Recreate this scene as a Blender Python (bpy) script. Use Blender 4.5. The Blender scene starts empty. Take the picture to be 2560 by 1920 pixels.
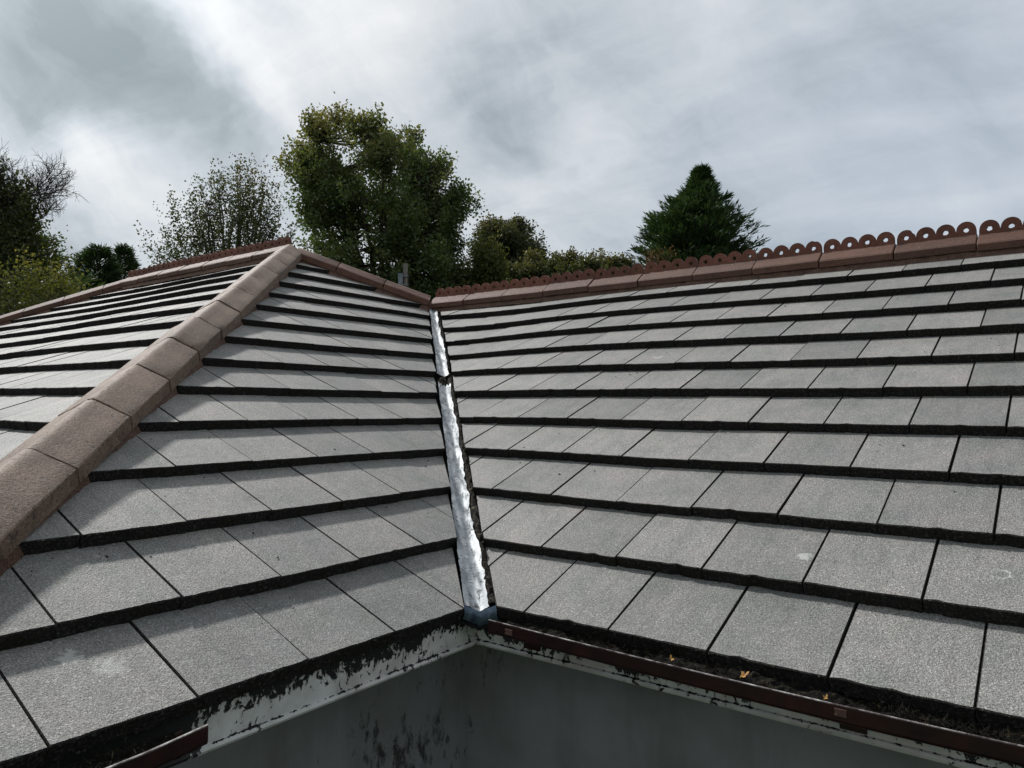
import bpy, math, random
import numpy as np
from mathutils import Vector, Matrix

random.seed(7)
RNG = np.random.default_rng(7)
sc = bpy.context.scene
COL = sc.collection
rad = math.radians

# ---------------------------------------------------------------- camera
CAM = Vector((1.549, -1.8816, 0.6458))
YAW, PITCH, ROLL = 2.21592, 0.02962, 0.003216
F_PX = 1843.47                       # focal length for a 2560 wide picture
fwd = Vector((math.cos(PITCH) * math.cos(YAW), math.cos(PITCH) * math.sin(YAW), math.sin(PITCH)))
r0 = Vector((math.sin(YAW), -math.cos(YAW), 0))
u0 = r0.cross(fwd)
rgt = r0 * math.cos(ROLL) + u0 * math.sin(ROLL)
upv = u0 * math.cos(ROLL) - r0 * math.sin(ROLL)
cam_data = bpy.data.cameras.new("camera")
cam_data.sensor_width = 36.0
cam_data.lens = F_PX / 2560.0 * 36.0
cam_data.clip_start = 0.02
cam_data.clip_end = 3000
cam = bpy.data.objects.new("camera", cam_data)
COL.objects.link(cam)
M = Matrix.Identity(4)
for i in range(3):
    M[i][0], M[i][1], M[i][2], M[i][3] = rgt[i], upv[i], -fwd[i], CAM[i]
cam.matrix_world = M
sc.camera = cam

# ---------------------------------------------------------------- world, sun, exposure
SUN_AZ, SUN_EL = 171.0, 42.0
sun_dir = Vector((math.cos(rad(SUN_AZ)) * math.cos(rad(SUN_EL)), math.sin(rad(SUN_AZ)) * math.cos(rad(SUN_EL)), math.sin(rad(SUN_EL))))
SUN_POWER, SUN_ANGLE = 4.6, 4.0
SKY_GAIN = 0.92

world = bpy.data.worlds.new("World")
sc.world = world
world.use_nodes = True


class NT:
    """small node-tree helper"""
    def __init__(self, tree):
        self.t = tree
        self.t.nodes.clear()

    def n(self, kind, **kw):
        nd = self.t.nodes.new(kind)
        ins = kw.pop("ins", {})
        for k, v in kw.items():
            setattr(nd, k, v)
        for k, v in ins.items():
            s = nd.inputs[k]
            if isinstance(v, bpy.types.NodeSocket):
                self.t.links.new(v, s)
            else:
                s.default_value = v
        return nd

    def link(self, a, b):
        self.t.links.new(a, b)

    def math(self, op, a, b=None, c=None, clamp=False):
        nd = self.n("ShaderNodeMath", operation=op, use_clamp=clamp)
        for i, v in enumerate((a, b, c)):
            if v is None:
                continue
            if isinstance(v, bpy.types.NodeSocket):
                self.link(v, nd.inputs[i])
            else:
                nd.inputs[i].default_value = v
        return nd.outputs[0]

    def vmath(self, op, a, b=None, scale=None):
        nd = self.n("ShaderNodeVectorMath", operation=op)
        for i, v in enumerate((a, b)):
            if v is None:
                continue
            if isinstance(v, bpy.types.NodeSocket):
                self.link(v, nd.inputs[i])
            else:
                nd.inputs[i].default_value = v
        if scale is not None:
            nd.inputs["Scale"].default_value = scale
        return nd.outputs["Value"] if op in ("DOT_PRODUCT", "LENGTH", "DISTANCE") else nd.outputs["Vector"]

    def noise(self, vec, scale, detail=3.0, rough=0.55, dist=0.0):
        nd = self.n("ShaderNodeTexNoise", ins={"Scale": scale, "Detail": detail, "Roughness": rough, "Distortion": dist})
        if vec is not None:
            self.link(vec, nd.inputs["Vector"])
        return nd

    def ramp(self, fac, stops):
        nd = self.n("ShaderNodeValToRGB")
        cr = nd.color_ramp
        while len(cr.elements) < len(stops):
            cr.elements.new(0.5)
        for e, (p, c) in zip(cr.elements, stops):
            e.position = p
            e.color = (c[0], c[1], c[2], 1) if not isinstance(c, (int, float)) else (c, c, c, 1)
        self.link(fac, nd.inputs[0])
        return nd.outputs[0]

    def mix(self, fac, a, b, blend="MIX"):
        nd = self.n("ShaderNodeMix", data_type="RGBA", blend_type=blend)
        for s, v in ((nd.inputs[0], fac), (nd.inputs[6], a), (nd.inputs[7], b)):
            if isinstance(v, bpy.types.NodeSocket):
                self.link(v, s)
            elif isinstance(v, (int, float)):
                s.default_value = v
            else:
                s.default_value = (v[0], v[1], v[2], 1)
        return nd.outputs[2]


def direction(az, el):
    return (math.cos(rad(az)) * math.cos(rad(el)), math.sin(rad(az)) * math.cos(rad(el)), math.sin(rad(el)))


w = NT(world.node_tree)
tc = w.n("ShaderNodeTexCoord").outputs["Generated"]
warp = w.noise(tc, 3.2, 5, 0.6).outputs["Color"]
warp = w.vmath("SCALE", w.vmath("SUBTRACT", warp, (0.5, 0.5, 0.5)), scale=0.20)
wd = w.vmath("NORMALIZE", w.vmath("ADD", tc, warp))
sep = w.n("ShaderNodeSeparateXYZ", ins={"Vector": tc})
inv = w.math("DIVIDE", 1.0, w.math("ADD", w.math("MAXIMUM", sep.outputs[2], 0.0), 0.22))
flat = w.n("ShaderNodeCombineXYZ", ins={"X": w.math("MULTIPLY", sep.outputs[0], inv), "Y": w.math("MULTIPLY", sep.outputs[1], inv)}).outputs[0]
mp = w.n("ShaderNodeMapping", ins={"Vector": flat, "Rotation": (0, 0, rad(-62)), "Scale": (0.75, 1.7, 1.0), "Location": (3.1, 1.7, 0)}).outputs[0]
big = w.noise(mp, 1.9, 7, 0.60, 0.5).outputs["Fac"]
mp2 = w.n("ShaderNodeMapping", ins={"Vector": wd, "Rotation": (0, 0, rad(-37)), "Location": (0.4, 0.2, 0.9)}).outputs[0]
mp2 = w.n("ShaderNodeMapping", ins={"Vector": mp2, "Rotation": (0, rad(-38), 0), "Scale": (1.0, 1.0, 1.0)}).outputs[0]
mp2 = w.n("ShaderNodeMapping", ins={"Vector": mp2, "Scale": (1.3, 1.3, 3.2)}).outputs[0]
fine = w.noise(mp2, 3.2, 8, 0.57, 0.35).outputs["Fac"]
lum = w.math("ADD", 0.545, w.math("MULTIPLY", w.math("SUBTRACT", big, 0.5), 0.78))
lum = w.math("ADD", lum, w.math("MULTIPLY", w.math("SUBTRACT", fine, 0.5), 0.92))
# cloud banks seen in the photograph: (azimuth, elevation, spread in degrees, weight)
BANKS = [(160.0, 26.0, 4.0, -0.22), (156.4, 23.4, 3.8, -0.22), (152.6, 21.2, 3.6, -0.19), (149.2, 18.8, 3.2, -0.18), (163.0, 20.5, 4.0, -0.20),
         (151.6, 27.4, 1.5, 0.30), (149.4, 25.2, 1.4, 0.32), (147.2, 23.0, 1.4, 0.30), (145.4, 20.8, 1.5, 0.20), (143.6, 28.5, 3.6, 0.27), (138.5, 26.5, 4.2, 0.10),
         (158.6, 18.0, 1.6, 0.13), (156.4, 16.2, 1.8, 0.17), (153.4, 14.2, 2.0, 0.17), (150.2, 12.4, 2.0, 0.11), (157.5, 8.6, 2.6, -0.16),
         (127.8, 25.4, 2.6, -0.11), (125.4, 23.0, 2.2, -0.06), (125.6, 14.4, 4.0, 0.13), (136.0, 19.0, 4.0, 0.07), (119.5, 20.0, 3.0, 0.06), (98.0, 18.0, 9.0, -0.03)]
for az, el, sg, wt in BANKS:
    k = 1.0 / (rad(sg) ** 2)
    dot = w.vmath("DOT_PRODUCT", wd, direction(az, el))
    lum = w.math("ADD", lum, w.math("MULTIPLY", w.math("EXPONENT", w.math("MULTIPLY", w.math("SUBTRACT", dot, 1.0), k)), wt))
# brighter veil round the hidden sun
sd = w.vmath("DOT_PRODUCT", tc, tuple(sun_dir))
glow = w.math("EXPONENT", w.math("MULTIPLY", w.math("SUBTRACT", sd, 1.0), 20.0))
lum = w.math("ADD", lum, w.math("MULTIPLY", glow, 0.10))
cloud = w.ramp(lum, [(0.0, (0.275, 0.325, 0.345)), (0.26, (0.395, 0.45, 0.476)), (0.5, (0.605, 0.655, 0.695)), (0.74, (0.79, 0.82, 0.84)), (1.0, (0.97, 0.978, 0.975))])
bl = w.math("MULTIPLY", w.math("EXPONENT", w.math("MULTIPLY", w.math("SUBTRACT", w.vmath("DOT_PRODUCT", tc, direction(95, 14)), 1.0), 14.0)), 0.8)
cloud = w.mix(bl, cloud, w.mix(0.5, cloud, (0.50, 0.59, 0.73)))
veil = w.n("ShaderNodeVectorMath", operation="SCALE")
w.link(cloud, veil.inputs[0])
w.link(w.math("ADD", 1.0, w.math("MULTIPLY", glow, 1.4)), veil.inputs["Scale"])
nishita = w.n("ShaderNodeTexSky", sky_type="NISHITA", sun_disc=False, sun_elevation=rad(SUN_EL), sun_rotation=rad(90 - SUN_AZ))
nsk = w.vmath("SCALE", nishita.outputs[0], scale=0.10)
sky_col = w.mix(0.10, veil.outputs[0], nsk)
bg = w.n("ShaderNodeBackground", ins={"Color": sky_col, "Strength": SKY_GAIN})
out = w.n("ShaderNodeOutputWorld")
w.link(bg.outputs[0], out.inputs[0])

sun_data = bpy.data.lights.new("sun", "SUN")
sun_data.energy = SUN_POWER
sun_data.angle = rad(SUN_ANGLE)
sun_data.color = (1.0, 0.975, 0.94)
sun = bpy.data.objects.new("sun", sun_data)
COL.objects.link(sun)
sun.rotation_euler = sun_dir.to_track_quat("Z", "Y").to_euler()
sun.location = (-30, 0, 30)

vs = sc.view_settings
vs.view_transform = "Standard"
vs.look = "None"
vs.exposure = 0.0
vs.gamma = 1.0
vs.use_curve_mapping = False

# ---------------------------------------------------------------- helpers


def link(o, parent=None):
    COL.objects.link(o)
    if parent is not None:
        o.parent = parent
    return o


def empty(name, loc=(0, 0, 0), rz=0.0):
    o = bpy.data.objects.new(name, None)
    o.location = loc
    o.rotation_euler = (0, 0, rz)
    o.empty_display_size = 0.1
    return link(o)


def tag(o, label=None, cat=None, group=None, kind=None):
    for k, v in (("label", label), ("category", cat), ("group", group), ("kind", kind)):
        if v:
            o[k] = v
    return o


def mesh_from(name, verts, faces, mats, midx=None, smooth=False):
    me = bpy.data.meshes.new(name)
    me.from_pydata([tuple(v) for v in verts], [], faces)
    for m in (mats if isinstance(mats, (list, tuple)) else [mats]):
        me.materials.append(m)
    if midx is not None:
        me.polygons.foreach_set("material_index", midx)
    if smooth:
        me.polygons.foreach_set("use_smooth", [True] * len(me.polygons))
    me.update()
    return me


def obj(name, verts, faces, mats, parent=None, midx=None, smooth=False):
    return link(bpy.data.objects.new(name, mesh_from(name, verts, faces, mats, midx, smooth)), parent)


def box_vf(x0, x1, y0, y1, z0, z1):
    v = [(x0, y0, z0), (x1, y0, z0), (x1, y1, z0), (x0, y1, z0), (x0, y0, z1), (x1, y0, z1), (x1, y1, z1), (x0, y1, z1)]
    f = [(0, 3, 2, 1), (4, 5, 6, 7), (0, 1, 5, 4), (1, 2, 6, 5), (2, 3, 7, 6), (3, 0, 4, 7)]
    return v, f


class MB:
    """collects shapes for ONE mesh"""
    def __init__(self):
        self.v, self.f = [], []

    def add(self, v, f):
        b = len(self.v)
        self.v += [tuple(p) for p in v]
        self.f += [tuple(i + b for i in q) for q in f]
        return self

    def box(self, *a):
        return self.add(*box_vf(*a))

    def tube(self, pts, radii, sides=5):
        """tapered tube through pts"""
        vv, ff = [], []
        n = len(pts)
        for i, (p, r) in enumerate(zip(pts, radii)):
            p = Vector(p)
            a = Vector(pts[min(i + 1, n - 1)]) - Vector(pts[max(i - 1, 0)])
            if a.length < 1e-9:
                a = Vector((0, 0, 1))
            a.normalize()
            s = a.cross(Vector((0.31, 0.93, 0.17)))
            if s.length < 1e-3:
                s = a.cross(Vector((1, 0, 0)))
            s.normalize()
            t = a.cross(s)
            for k in range(sides):
                th = 2 * math.pi * k / sides
                vv.append(p + (s * math.cos(th) + t * math.sin(th)) * r)
        for i in range(n - 1):
            for k in range(sides):
                k2 = (k + 1) % sides
                ff.append((i * sides + k, i * sides + k2, (i + 1) * sides + k2, (i + 1) * sides + k))
        ff.append(tuple(range(sides))[::-1])
        ff.append(tuple((n - 1) * sides + k for k in range(sides)))
        return self.add(vv, ff)

    def build(self, name, mats, parent=None, smooth=False):
        return obj(name, self.v, self.f, mats, parent, smooth=smooth)


def material(name):
    m = bpy.data.materials.new(name)
    m.use_nodes = True
    return m, NT(m.node_tree)


def finish(nt, color, rough=0.8, bump=None, bump_d=0.002, bump_s=1.0, metallic=0.0, spec=0.5, normal=None, sheen=None):
    b = nt.n("ShaderNodeBsdfPrincipled")
    for key, v in (("Base Color", color), ("Roughness", rough), ("Metallic", metallic), ("Specular IOR Level", spec)):
        s = b.inputs[key]
        if isinstance(v, bpy.types.NodeSocket):
            nt.link(v, s)
        elif isinstance(v, (tuple, list)):
            s.default_value = (v[0], v[1], v[2], 1)
        else:
            s.default_value = v
    if bump is not None:
        bp = nt.n("ShaderNodeBump", ins={"Strength": bump_s, "Distance": bump_d, "Height": bump})
        nt.link(bp.outputs[0], b.inputs["Normal"])
    o = nt.n("ShaderNodeOutputMaterial")
    nt.link(b.outputs[0], o.inputs[0])
    return b


def pos_of(nt):
    return nt.n("ShaderNodeNewGeometry").outputs["Position"]


# ---------------------------------------------------------------- materials
# grey granule-faced concrete tile
m_tile, t = material("grey_concrete_tile")
P = pos_of(t)
rnd = t.n("ShaderNodeObjectInfo").outputs["Random"]
g1 = t.noise(P, 210, 2.0, 0.6).outputs["Fac"]
g2 = t.noise(P, 520, 1.0, 0.5).outputs["Fac"]
gr = t.math("ADD", t.math("MULTIPLY", g1, 0.6), t.math("MULTIPLY", g2, 0.4))
cg = t.ramp(gr, [(0.30, (0.050, 0.052, 0.051)), (0.47, (0.195, 0.195, 0.19)), (0.59, (0.305, 0.305, 0.298)), (0.69, (0.74, 0.74, 0.73))])  # palest grains also carry the granule glints, put into the colour
l1 = t.noise(P, 5.5, 4, 0.6).outputs["Fac"]
cg = t.mix(1.0, cg, t.ramp(l1, [(0.3, (0.80, 0.83, 0.82)), (0.5, (1.0, 1.0, 1.0)), (0.70, (1.17, 1.10, 1.09))]), "MULTIPLY")
l2 = t.noise(t.vmath("ADD", P, (13.0, 4.0, 7.0)), 9.0, 3, 0.5).outputs["Fac"]
cg = t.mix(t.math("MULTIPLY", t.ramp(l2, [(0.54, 0.0), (0.72, 1.0)]), 0.35), cg, t.mix(1.0, cg, (0.98, 1.05, 0.92), "MULTIPLY"))
cg = t.mix(1.0, cg, t.ramp(rnd, [(0.0, (0.81, 0.82, 0.82)), (0.5, (0.98, 0.98, 0.98)), (1.0, (1.13, 1.115, 1.10))]), "MULTIPLY")
# rain streaks down each tile and weather stains
oc = t.n("ShaderNodeTexCoord").outputs["Object"]
ofs = t.n("ShaderNodeCombineXYZ", ins={"X": t.math("MULTIPLY", rnd, 57.0), "Y": t.math("MULTIPLY", rnd, 91.0)}).outputs[0]
so = t.vmath("ADD", t.n("ShaderNodeMapping", ins={"Vector": oc, "Scale": (26, 3.2, 3)}).outputs[0], ofs)
stn = t.noise(so, 1.0, 5, 0.62).outputs["Fac"]
cg = t.mix(1.0, cg, t.ramp(stn, [(0.30, (0.88, 0.88, 0.88)), (0.5, (1.0, 1.0, 1.0)), (0.70, (1.06, 1.06, 1.06))]), "MULTIPLY")
wst = t.noise(t.vmath("ADD", P, (21.0, 5.0, 2.0)), 3.1, 6, 0.66, 0.5).outputs["Fac"]
cg = t.mix(t.ramp(wst, [(0.55, 0.0), (0.72, 0.4)]), cg, t.mix(1.0, cg, (0.66, 0.65, 0.625), "MULTIPLY"))
lic = t.noise(t.vmath("ADD", P, (3.0, 17.0, 6.0)), 24, 4, 0.6).outputs["Fac"]
cg = t.mix(t.ramp(lic, [(0.685, 0.0), (0.73, 0.38)]), cg, (0.42, 0.43, 0.37))
cg = t.mix(1.0, cg, (0.92, 0.912, 0.902), "MULTIPLY")
# dark lichen / dirt specks
sp = t.noise(t.vmath("ADD", P, (2.0, 9.0, 3.0)), 38, 4, 0.62).outputs["Fac"]
cg = t.mix(t.ramp(sp, [(0.70, 0.0), (0.755, 1.0)]), cg, (0.022, 0.022, 0.020))
# whitish bird marks, where they lie
nz0 = t.noise(P, 60, 4, 0.65).outputs["Fac"]
for cx, cy, cz, r, amt in [(-0.237, -1.143, 0.094, 0.034, 0.42), (-0.173, -1.085, 0.062, 0.042, 0.32), (0.907, 0.44, 0.193, 0.024, 0.5),
                           (-0.272, 1.898, 0.907, 0.035, 0.35), (0.40, 0.85, 0.40, 0.02, 0.3)]:
    d = t.vmath("DISTANCE", P, (cx, cy, cz))
    dd = t.math("ADD", t.math("DIVIDE", d, r), t.math("MULTIPLY", t.math("SUBTRACT", nz0, 0.5), 2.6))
    cg = t.mix(t.math("MULTIPLY", t.ramp(dd, [(0.55, 1.0), (0.95, 0.0)]), amt), cg, (0.62, 0.64, 0.60))
# the pale ring mark on the right slope
d = t.vmath("DISTANCE", P, (1.401, 0.465, 0.205))
nz = nz0
ring = t.math("ABSOLUTE", t.math("SUBTRACT", d, t.math("ADD", 0.016, t.math("MULTIPLY", nz, 0.012))))
cg = t.mix(t.math("MULTIPLY", t.ramp(ring, [(0.0, 1.0), (0.0055, 0.0)]), t.ramp(nz, [(0.42, 0.0), (0.56, 0.8)])), cg, (0.6, 0.6, 0.58))
hb = t.math("ADD", gr, t.math("MULTIPLY", t.noise(P, 26, 3, 0.6).outputs["Fac"], 0.7))
finish(t, cg, rough=0.66, bump=hb, bump_d=0.0075, bump_s=1.0, spec=0.45)

# mossy, blackened broken edge of the same tile
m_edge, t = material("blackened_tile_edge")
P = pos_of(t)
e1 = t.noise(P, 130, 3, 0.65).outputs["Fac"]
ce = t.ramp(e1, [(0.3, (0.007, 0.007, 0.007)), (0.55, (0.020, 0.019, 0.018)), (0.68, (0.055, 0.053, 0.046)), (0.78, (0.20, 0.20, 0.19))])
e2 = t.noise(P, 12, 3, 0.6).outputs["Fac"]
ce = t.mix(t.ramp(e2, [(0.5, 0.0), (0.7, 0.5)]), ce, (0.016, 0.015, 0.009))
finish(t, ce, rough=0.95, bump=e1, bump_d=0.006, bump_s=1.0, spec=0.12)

m_deck, t = material("dark_underlay")
finish(t, (0.010, 0.010, 0.010), rough=0.95, spec=0.05)

m_rear, t = material("grey_rear_tiles")
P = pos_of(t)
finish(t, t.ramp(t.noise(P, 60, 4).outputs["Fac"], [(0.3, (0.12, 0.12, 0.12)), (0.7, (0.3, 0.3, 0.29))]), rough=0.6)


def brown(name, lo, mid, hi, streak=0.5, lip=False):
    m, t = material(name)
    P = pos_of(t)
    rnd = t.n("ShaderNodeObjectInfo").outputs["Random"]
    n1 = t.noise(P, 150, 4, 0.65).outputs["Fac"]
    c = t.ramp(n1, [(0.28, lo), (0.5, mid), (0.72, hi)])
    n2 = t.noise(P, 7, 5, 0.6).outputs["Fac"]
    c = t.mix(1.0, c, t.ramp(n2, [(0.28, (0.66, 0.62, 0.60)), (0.5, (1, 1, 1)), (0.72, (1.20, 1.21, 1.20))]), "MULTIPLY")
    c = t.mix(1.0, c, t.ramp(rnd, [(0, (0.78, 0.75, 0.74)), (1, (1.16, 1.14, 1.12))]), "MULTIPLY")
    pit = t.noise(t.vmath("ADD", P, (5, 1, 2)), 46, 5, 0.68).outputs["Fac"]
    if lip:
        ox_ = t.math("ABSOLUTE", t.n("ShaderNodeSeparateXYZ", ins={"Vector": t.n("ShaderNodeTexCoord").outputs["Object"]}).outputs[0])
        pit = t.math("ADD", pit, t.math("MULTIPLY", t.math("MAXIMUM", t.math("SUBTRACT", ox_, 0.07), 0.0), 0.8))
    c = t.mix(t.math("MULTIPLY", t.ramp(pit, [(0.60, 0.0), (0.68, 1.0)]), streak), c, (0.035, 0.024, 0.02))
    lich = t.noise(t.vmath("ADD", P, (1, 8, 4)), 30, 4, 0.6).outputs["Fac"]
    c = t.mix(t.ramp(lich, [(0.72, 0.0), (0.76, 0.55)]), c, (0.42, 0.41, 0.37))
    hb = t.math("SUBTRACT", n1, t.math("MULTIPLY", t.ramp(pit, [(0.56, 0.0), (0.66, 1.0)]), 0.7))
    finish(t, c, rough=0.72, bump=hb, bump_d=0.004, bump_s=0.7, spec=0.4)
    return m


m_hip = brown("weathered_brown_concrete", (0.066, 0.043, 0.030), (0.130, 0.088, 0.063), (0.225, 0.165, 0.124), 0.85, True)
m_ridge = brown("red_brown_concrete", (0.044, 0.019, 0.012), (0.088, 0.039, 0.025), (0.150, 0.076, 0.051), 0.75)
m_crest = brown("red_brown_clay_crest", (0.090, 0.030, 0.018), (0.145, 0.053, 0.034), (0.21, 0.090, 0.063), 0.4)
m_mortar = brown("crumbling_red_mortar", (0.05, 0.026, 0.018), (0.115, 0.062, 0.044), (0.23, 0.15, 0.115), 0.9)

m_grey_mortar, t = material("lichened_grey_mortar")
P = pos_of(t)
n1 = t.noise(P, 70, 5, 0.7).outputs["Fac"]
finish(t, t.ramp(n1, [(0.38, (0.005, 0.005, 0.005)), (0.54, (0.020, 0.017, 0.013)), (0.64, (0.09, 0.08, 0.06)), (0.72, (0.40, 0.38, 0.32))]), rough=0.95, bump=n1, bump_d=0.01, spec=0.1)

# silver flashing tape
m_tape, t = material("silver_flashing_tape")
P = pos_of(t)
vr = t.n("ShaderNodeMapping", ins={"Vector": P, "Rotation": (0, 0, rad(45))}).outputs[0]      # x along the valley, y across
n1 = t.noise(P, 14, 4, 0.6).outputs["Fac"]
st = t.noise(t.n("ShaderNodeMapping", ins={"Vector": vr, "Scale": (1.0, 3.6, 1.0)}).outputs[0], 11, 5, 0.62, 0.4).outputs["Fac"]
ac = t.n("ShaderNodeSeparateXYZ", ins={"Vector": vr}).outputs[1]
ct = t.ramp(n1, [(0.38, (0.18, 0.203, 0.225)), (0.58, (0.285, 0.303, 0.318))])
smear_shade = t.math("ADD", st, t.math("MULTIPLY", t.math("ADD", ac, 0.016), -1.8))          # greyer to the left: smudges plus the shaded half put into the colour
smk = t.ramp(smear_shade, [(0.485, 0.0), (0.545, 1.0)])
ct = t.mix(t.math("MULTIPLY", smk, 0.85), ct, (0.12, 0.138, 0.155))
dk = t.noise(t.n("ShaderNodeMapping", ins={"Vector": vr, "Location": (7, 3, 1), "Scale": (2.2, 1.0, 1.0)}).outputs[0], 46, 5, 0.7).outputs["Fac"]
dkm = t.ramp(t.math("ADD", dk, t.math("MULTIPLY", smk, 0.045)), [(0.60, 0.0), (0.625, 1.0)])
ct = t.mix(dkm, ct, (0.015, 0.015, 0.015))
wr = t.noise(t.n("ShaderNodeMapping", ins={"Vector": vr, "Scale": (2.2, 0.9, 1.0)}).outputs[0], 17, 3, 0.5).outputs["Fac"]
finish(t, ct, rough=t.ramp(smk, [(0.0, 0.58), (1.0, 0.75)]), bump=wr, bump_d=0.005, bump_s=0.28, metallic=t.ramp(smk, [(0.0, 0.22), (1.0, 0.05)]))

m_fold, t = material("dull_blue_grey_flashing")
P = pos_of(t)
n1 = t.noise(P, 22, 4, 0.6).outputs["Fac"]
finish(t, t.ramp(n1, [(0.3, (0.045, 0.070, 0.105)), (0.7, (0.12, 0.165, 0.22))]), rough=0.36, bump=n1, bump_d=0.004, metallic=0.55)  # blue-grey holds the sky reflection on the dark side, put into the colour


def painted(name, top_z, seed, black_y=None):
    """white paint peeling off in black flakes, worst at the top of the board"""
    m, t = material(name)
    P = pos_of(t)
    P2 = t.vmath("ADD", P, (seed, seed * 1.7, 0))
    z = t.n("ShaderNodeSeparateXYZ", ins={"Vector": P}).outputs[2]
    base = t.ramp(t.noise(P2, 11, 5, 0.6).outputs["Fac"], [(0.3, (0.34, 0.345, 0.335)), (0.55, (0.50, 0.51, 0.50)), (0.75, (0.60, 0.61, 0.60))])
    base = t.mix(t.math("MULTIPLY", t.ramp(t.noise(P2, 4, 4).outputs["Fac"], [(0.5, 0.0), (0.68, 1.0)]), 0.35), base, (0.40, 0.31, 0.27))
    fl = t.noise(t.n("ShaderNodeMapping", ins={"Vector": P2, "Scale": (1.0, 1.0, 0.7)}).outputs[0], 46, 6, 0.70, 0.6).outputs["Fac"]
    patch = t.noise(P2, 7.0, 4, 0.6).outputs["Fac"]
    hgt = t.math("MULTIPLY", t.math("SUBTRACT", z, top_z - 0.062), 3.6)          # grows toward the top edge
    v = t.math("ADD", t.math("ADD", fl, t.math("MULTIPLY", t.math("SUBTRACT", patch, 0.5), 0.50)), t.math("MAXIMUM", hgt, -0.02))
    groove = t.math("MULTIPLY", t.math("SUBTRACT", 1.0, t.math("MINIMUM", t.math("MULTIPLY", t.math("ABSOLUTE", t.math("SUBTRACT", z, -0.1335)), 330.0), 1.0)), 0.16)
    v = t.math("ADD", v, groove)
    if black_y is not None:
        yy = t.n("ShaderNodeSeparateXYZ", ins={"Vector": P}).outputs[1]
        v = t.math("ADD", v, t.math("MAXIMUM", t.math("MULTIPLY", t.math("SUBTRACT", black_y, yy), 6.0), 0.0))
    mask = t.ramp(v, [(0.585, 0.0), (0.605, 1.0)])
    c = t.mix(mask, base, (0.010, 0.010, 0.011))
    hb = t.math("SUBTRACT", t.math("MULTIPLY", t.noise(P2, 90, 3).outputs["Fac"], 0.25), mask)
    finish(t, c, rough=0.62, bump=hb, bump_d=0.003, bump_s=0.8, spec=0.35)
    return m


m_fascia_l = painted("peeling_white_paint_left", -0.035, 3.1, -0.95)
m_fascia_r = painted("peeling_white_paint_right", -0.065, 8.7)

m_wall, t = material("mouldy_grey_render")
P = pos_of(t)
n1 = t.noise(P, 2.6, 5, 0.6).outputs["Fac"]
cw = t.ramp(n1, [(0.3, (0.140, 0.146, 0.142)), (0.55, (0.200, 0.210, 0.218)), (0.75, (0.235, 0.243, 0.268))])
mo = t.noise(t.n("ShaderNodeMapping", ins={"Vector": P, "Scale": (1, 1, 0.5)}).outputs[0], 22, 6, 0.7).outputs["Fac"]
mb = t.noise(t.vmath("ADD", P, (4, 0, 9)), 1.1, 3, 0.5).outputs["Fac"]
mv = t.math("ADD", mo, t.math("MULTIPLY", t.math("SUBTRACT", mb, 0.5), 1.2))
cw = t.mix(t.ramp(mv, [(0.64, 0.0), (0.76, 0.9)]), cw, (0.022, 0.025, 0.022))
rn = t.noise(t.n("ShaderNodeMapping", ins={"Vector": P, "Scale": (1, 1, 0.12)}).outputs[0], 9, 4, 0.6).outputs["Fac"]
cw = t.mix(t.math("MULTIPLY", t.ramp(rn, [(0.52, 0.0), (0.7, 1.0)]), 0.22), cw, (0.06, 0.065, 0.055))
finish(t, cw, rough=0.9, bump=t.noise(P, 70, 4).outputs["Fac"], bump_d=0.003, bump_s=0.5, spec=0.2)

m_gutter, t = material("dark_brown_gutter_plastic")
P = pos_of(t)
n1 = t.noise(P, 18, 5, 0.65).outputs["Fac"]
finish(t, t.ramp(n1, [(0.3, (0.007, 0.003, 0.003)), (0.6, (0.022, 0.006, 0.0055)), (0.78, (0.038, 0.012, 0.010))]), rough=0.45, bump=t.noise(P, 60, 3).outputs["Fac"], bump_d=0.001, bump_s=0.4, spec=0.3)
m_rim, t = material("pale_glint_gutter_edge")  # pale tone stands for the sun glint on the rim, put into the colour
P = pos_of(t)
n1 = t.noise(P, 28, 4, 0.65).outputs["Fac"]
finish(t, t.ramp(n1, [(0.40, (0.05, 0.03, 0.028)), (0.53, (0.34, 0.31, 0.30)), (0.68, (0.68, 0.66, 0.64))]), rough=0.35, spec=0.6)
m_clip, t = material("faded_brown_clip")
finish(t, t.ramp(t.noise(pos_of(t), 60, 3).outputs["Fac"], [(0.3, (0.055, 0.026, 0.022)), (0.7, (0.12, 0.062, 0.052))]), rough=0.5)

m_moss, t = material("moss_and_leaf_litter")
P = pos_of(t)
n1 = t.noise(P, 55, 4, 0.7).outputs["Fac"]
finish(t, t.ramp(n1, [(0.40, (0.004, 0.004, 0.004)), (0.57, (0.010, 0.009, 0.007)), (0.69, (0.050, 0.040, 0.022)), (0.80, (0.30, 0.26, 0.19))]), rough=0.95, bump=n1, bump_d=0.006, spec=0.1)
m_yellow, t = material("yellow_autumn_leaf")
finish(t, t.ramp(t.noise(pos_of(t), 80, 3).outputs["Fac"], [(0.35, (0.26, 0.11, 0.02)), (0.6, (0.46, 0.27, 0.05)), (0.8, (0.6, 0.46, 0.18))]), rough=0.6)
m_crumb, t = material("dark_moss_crumb")
finish(t, (0.018, 0.017, 0.012), rough=0.95, spec=0.1)

m_bark, t = material("dark_bark")
P = pos_of(t)
n1 = t.noise(t.n("ShaderNodeMapping", ins={"Vector": P, "Scale": (6, 6, 1.2)}).outputs[0], 3, 4, 0.6).outputs["Fac"]
finish(t, t.ramp(n1, [(0.3, (0.022, 0.018, 0.014)), (0.7, (0.075, 0.062, 0.05))]), rough=0.9, bump=n1, bump_d=0.02, spec=0.15)

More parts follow.
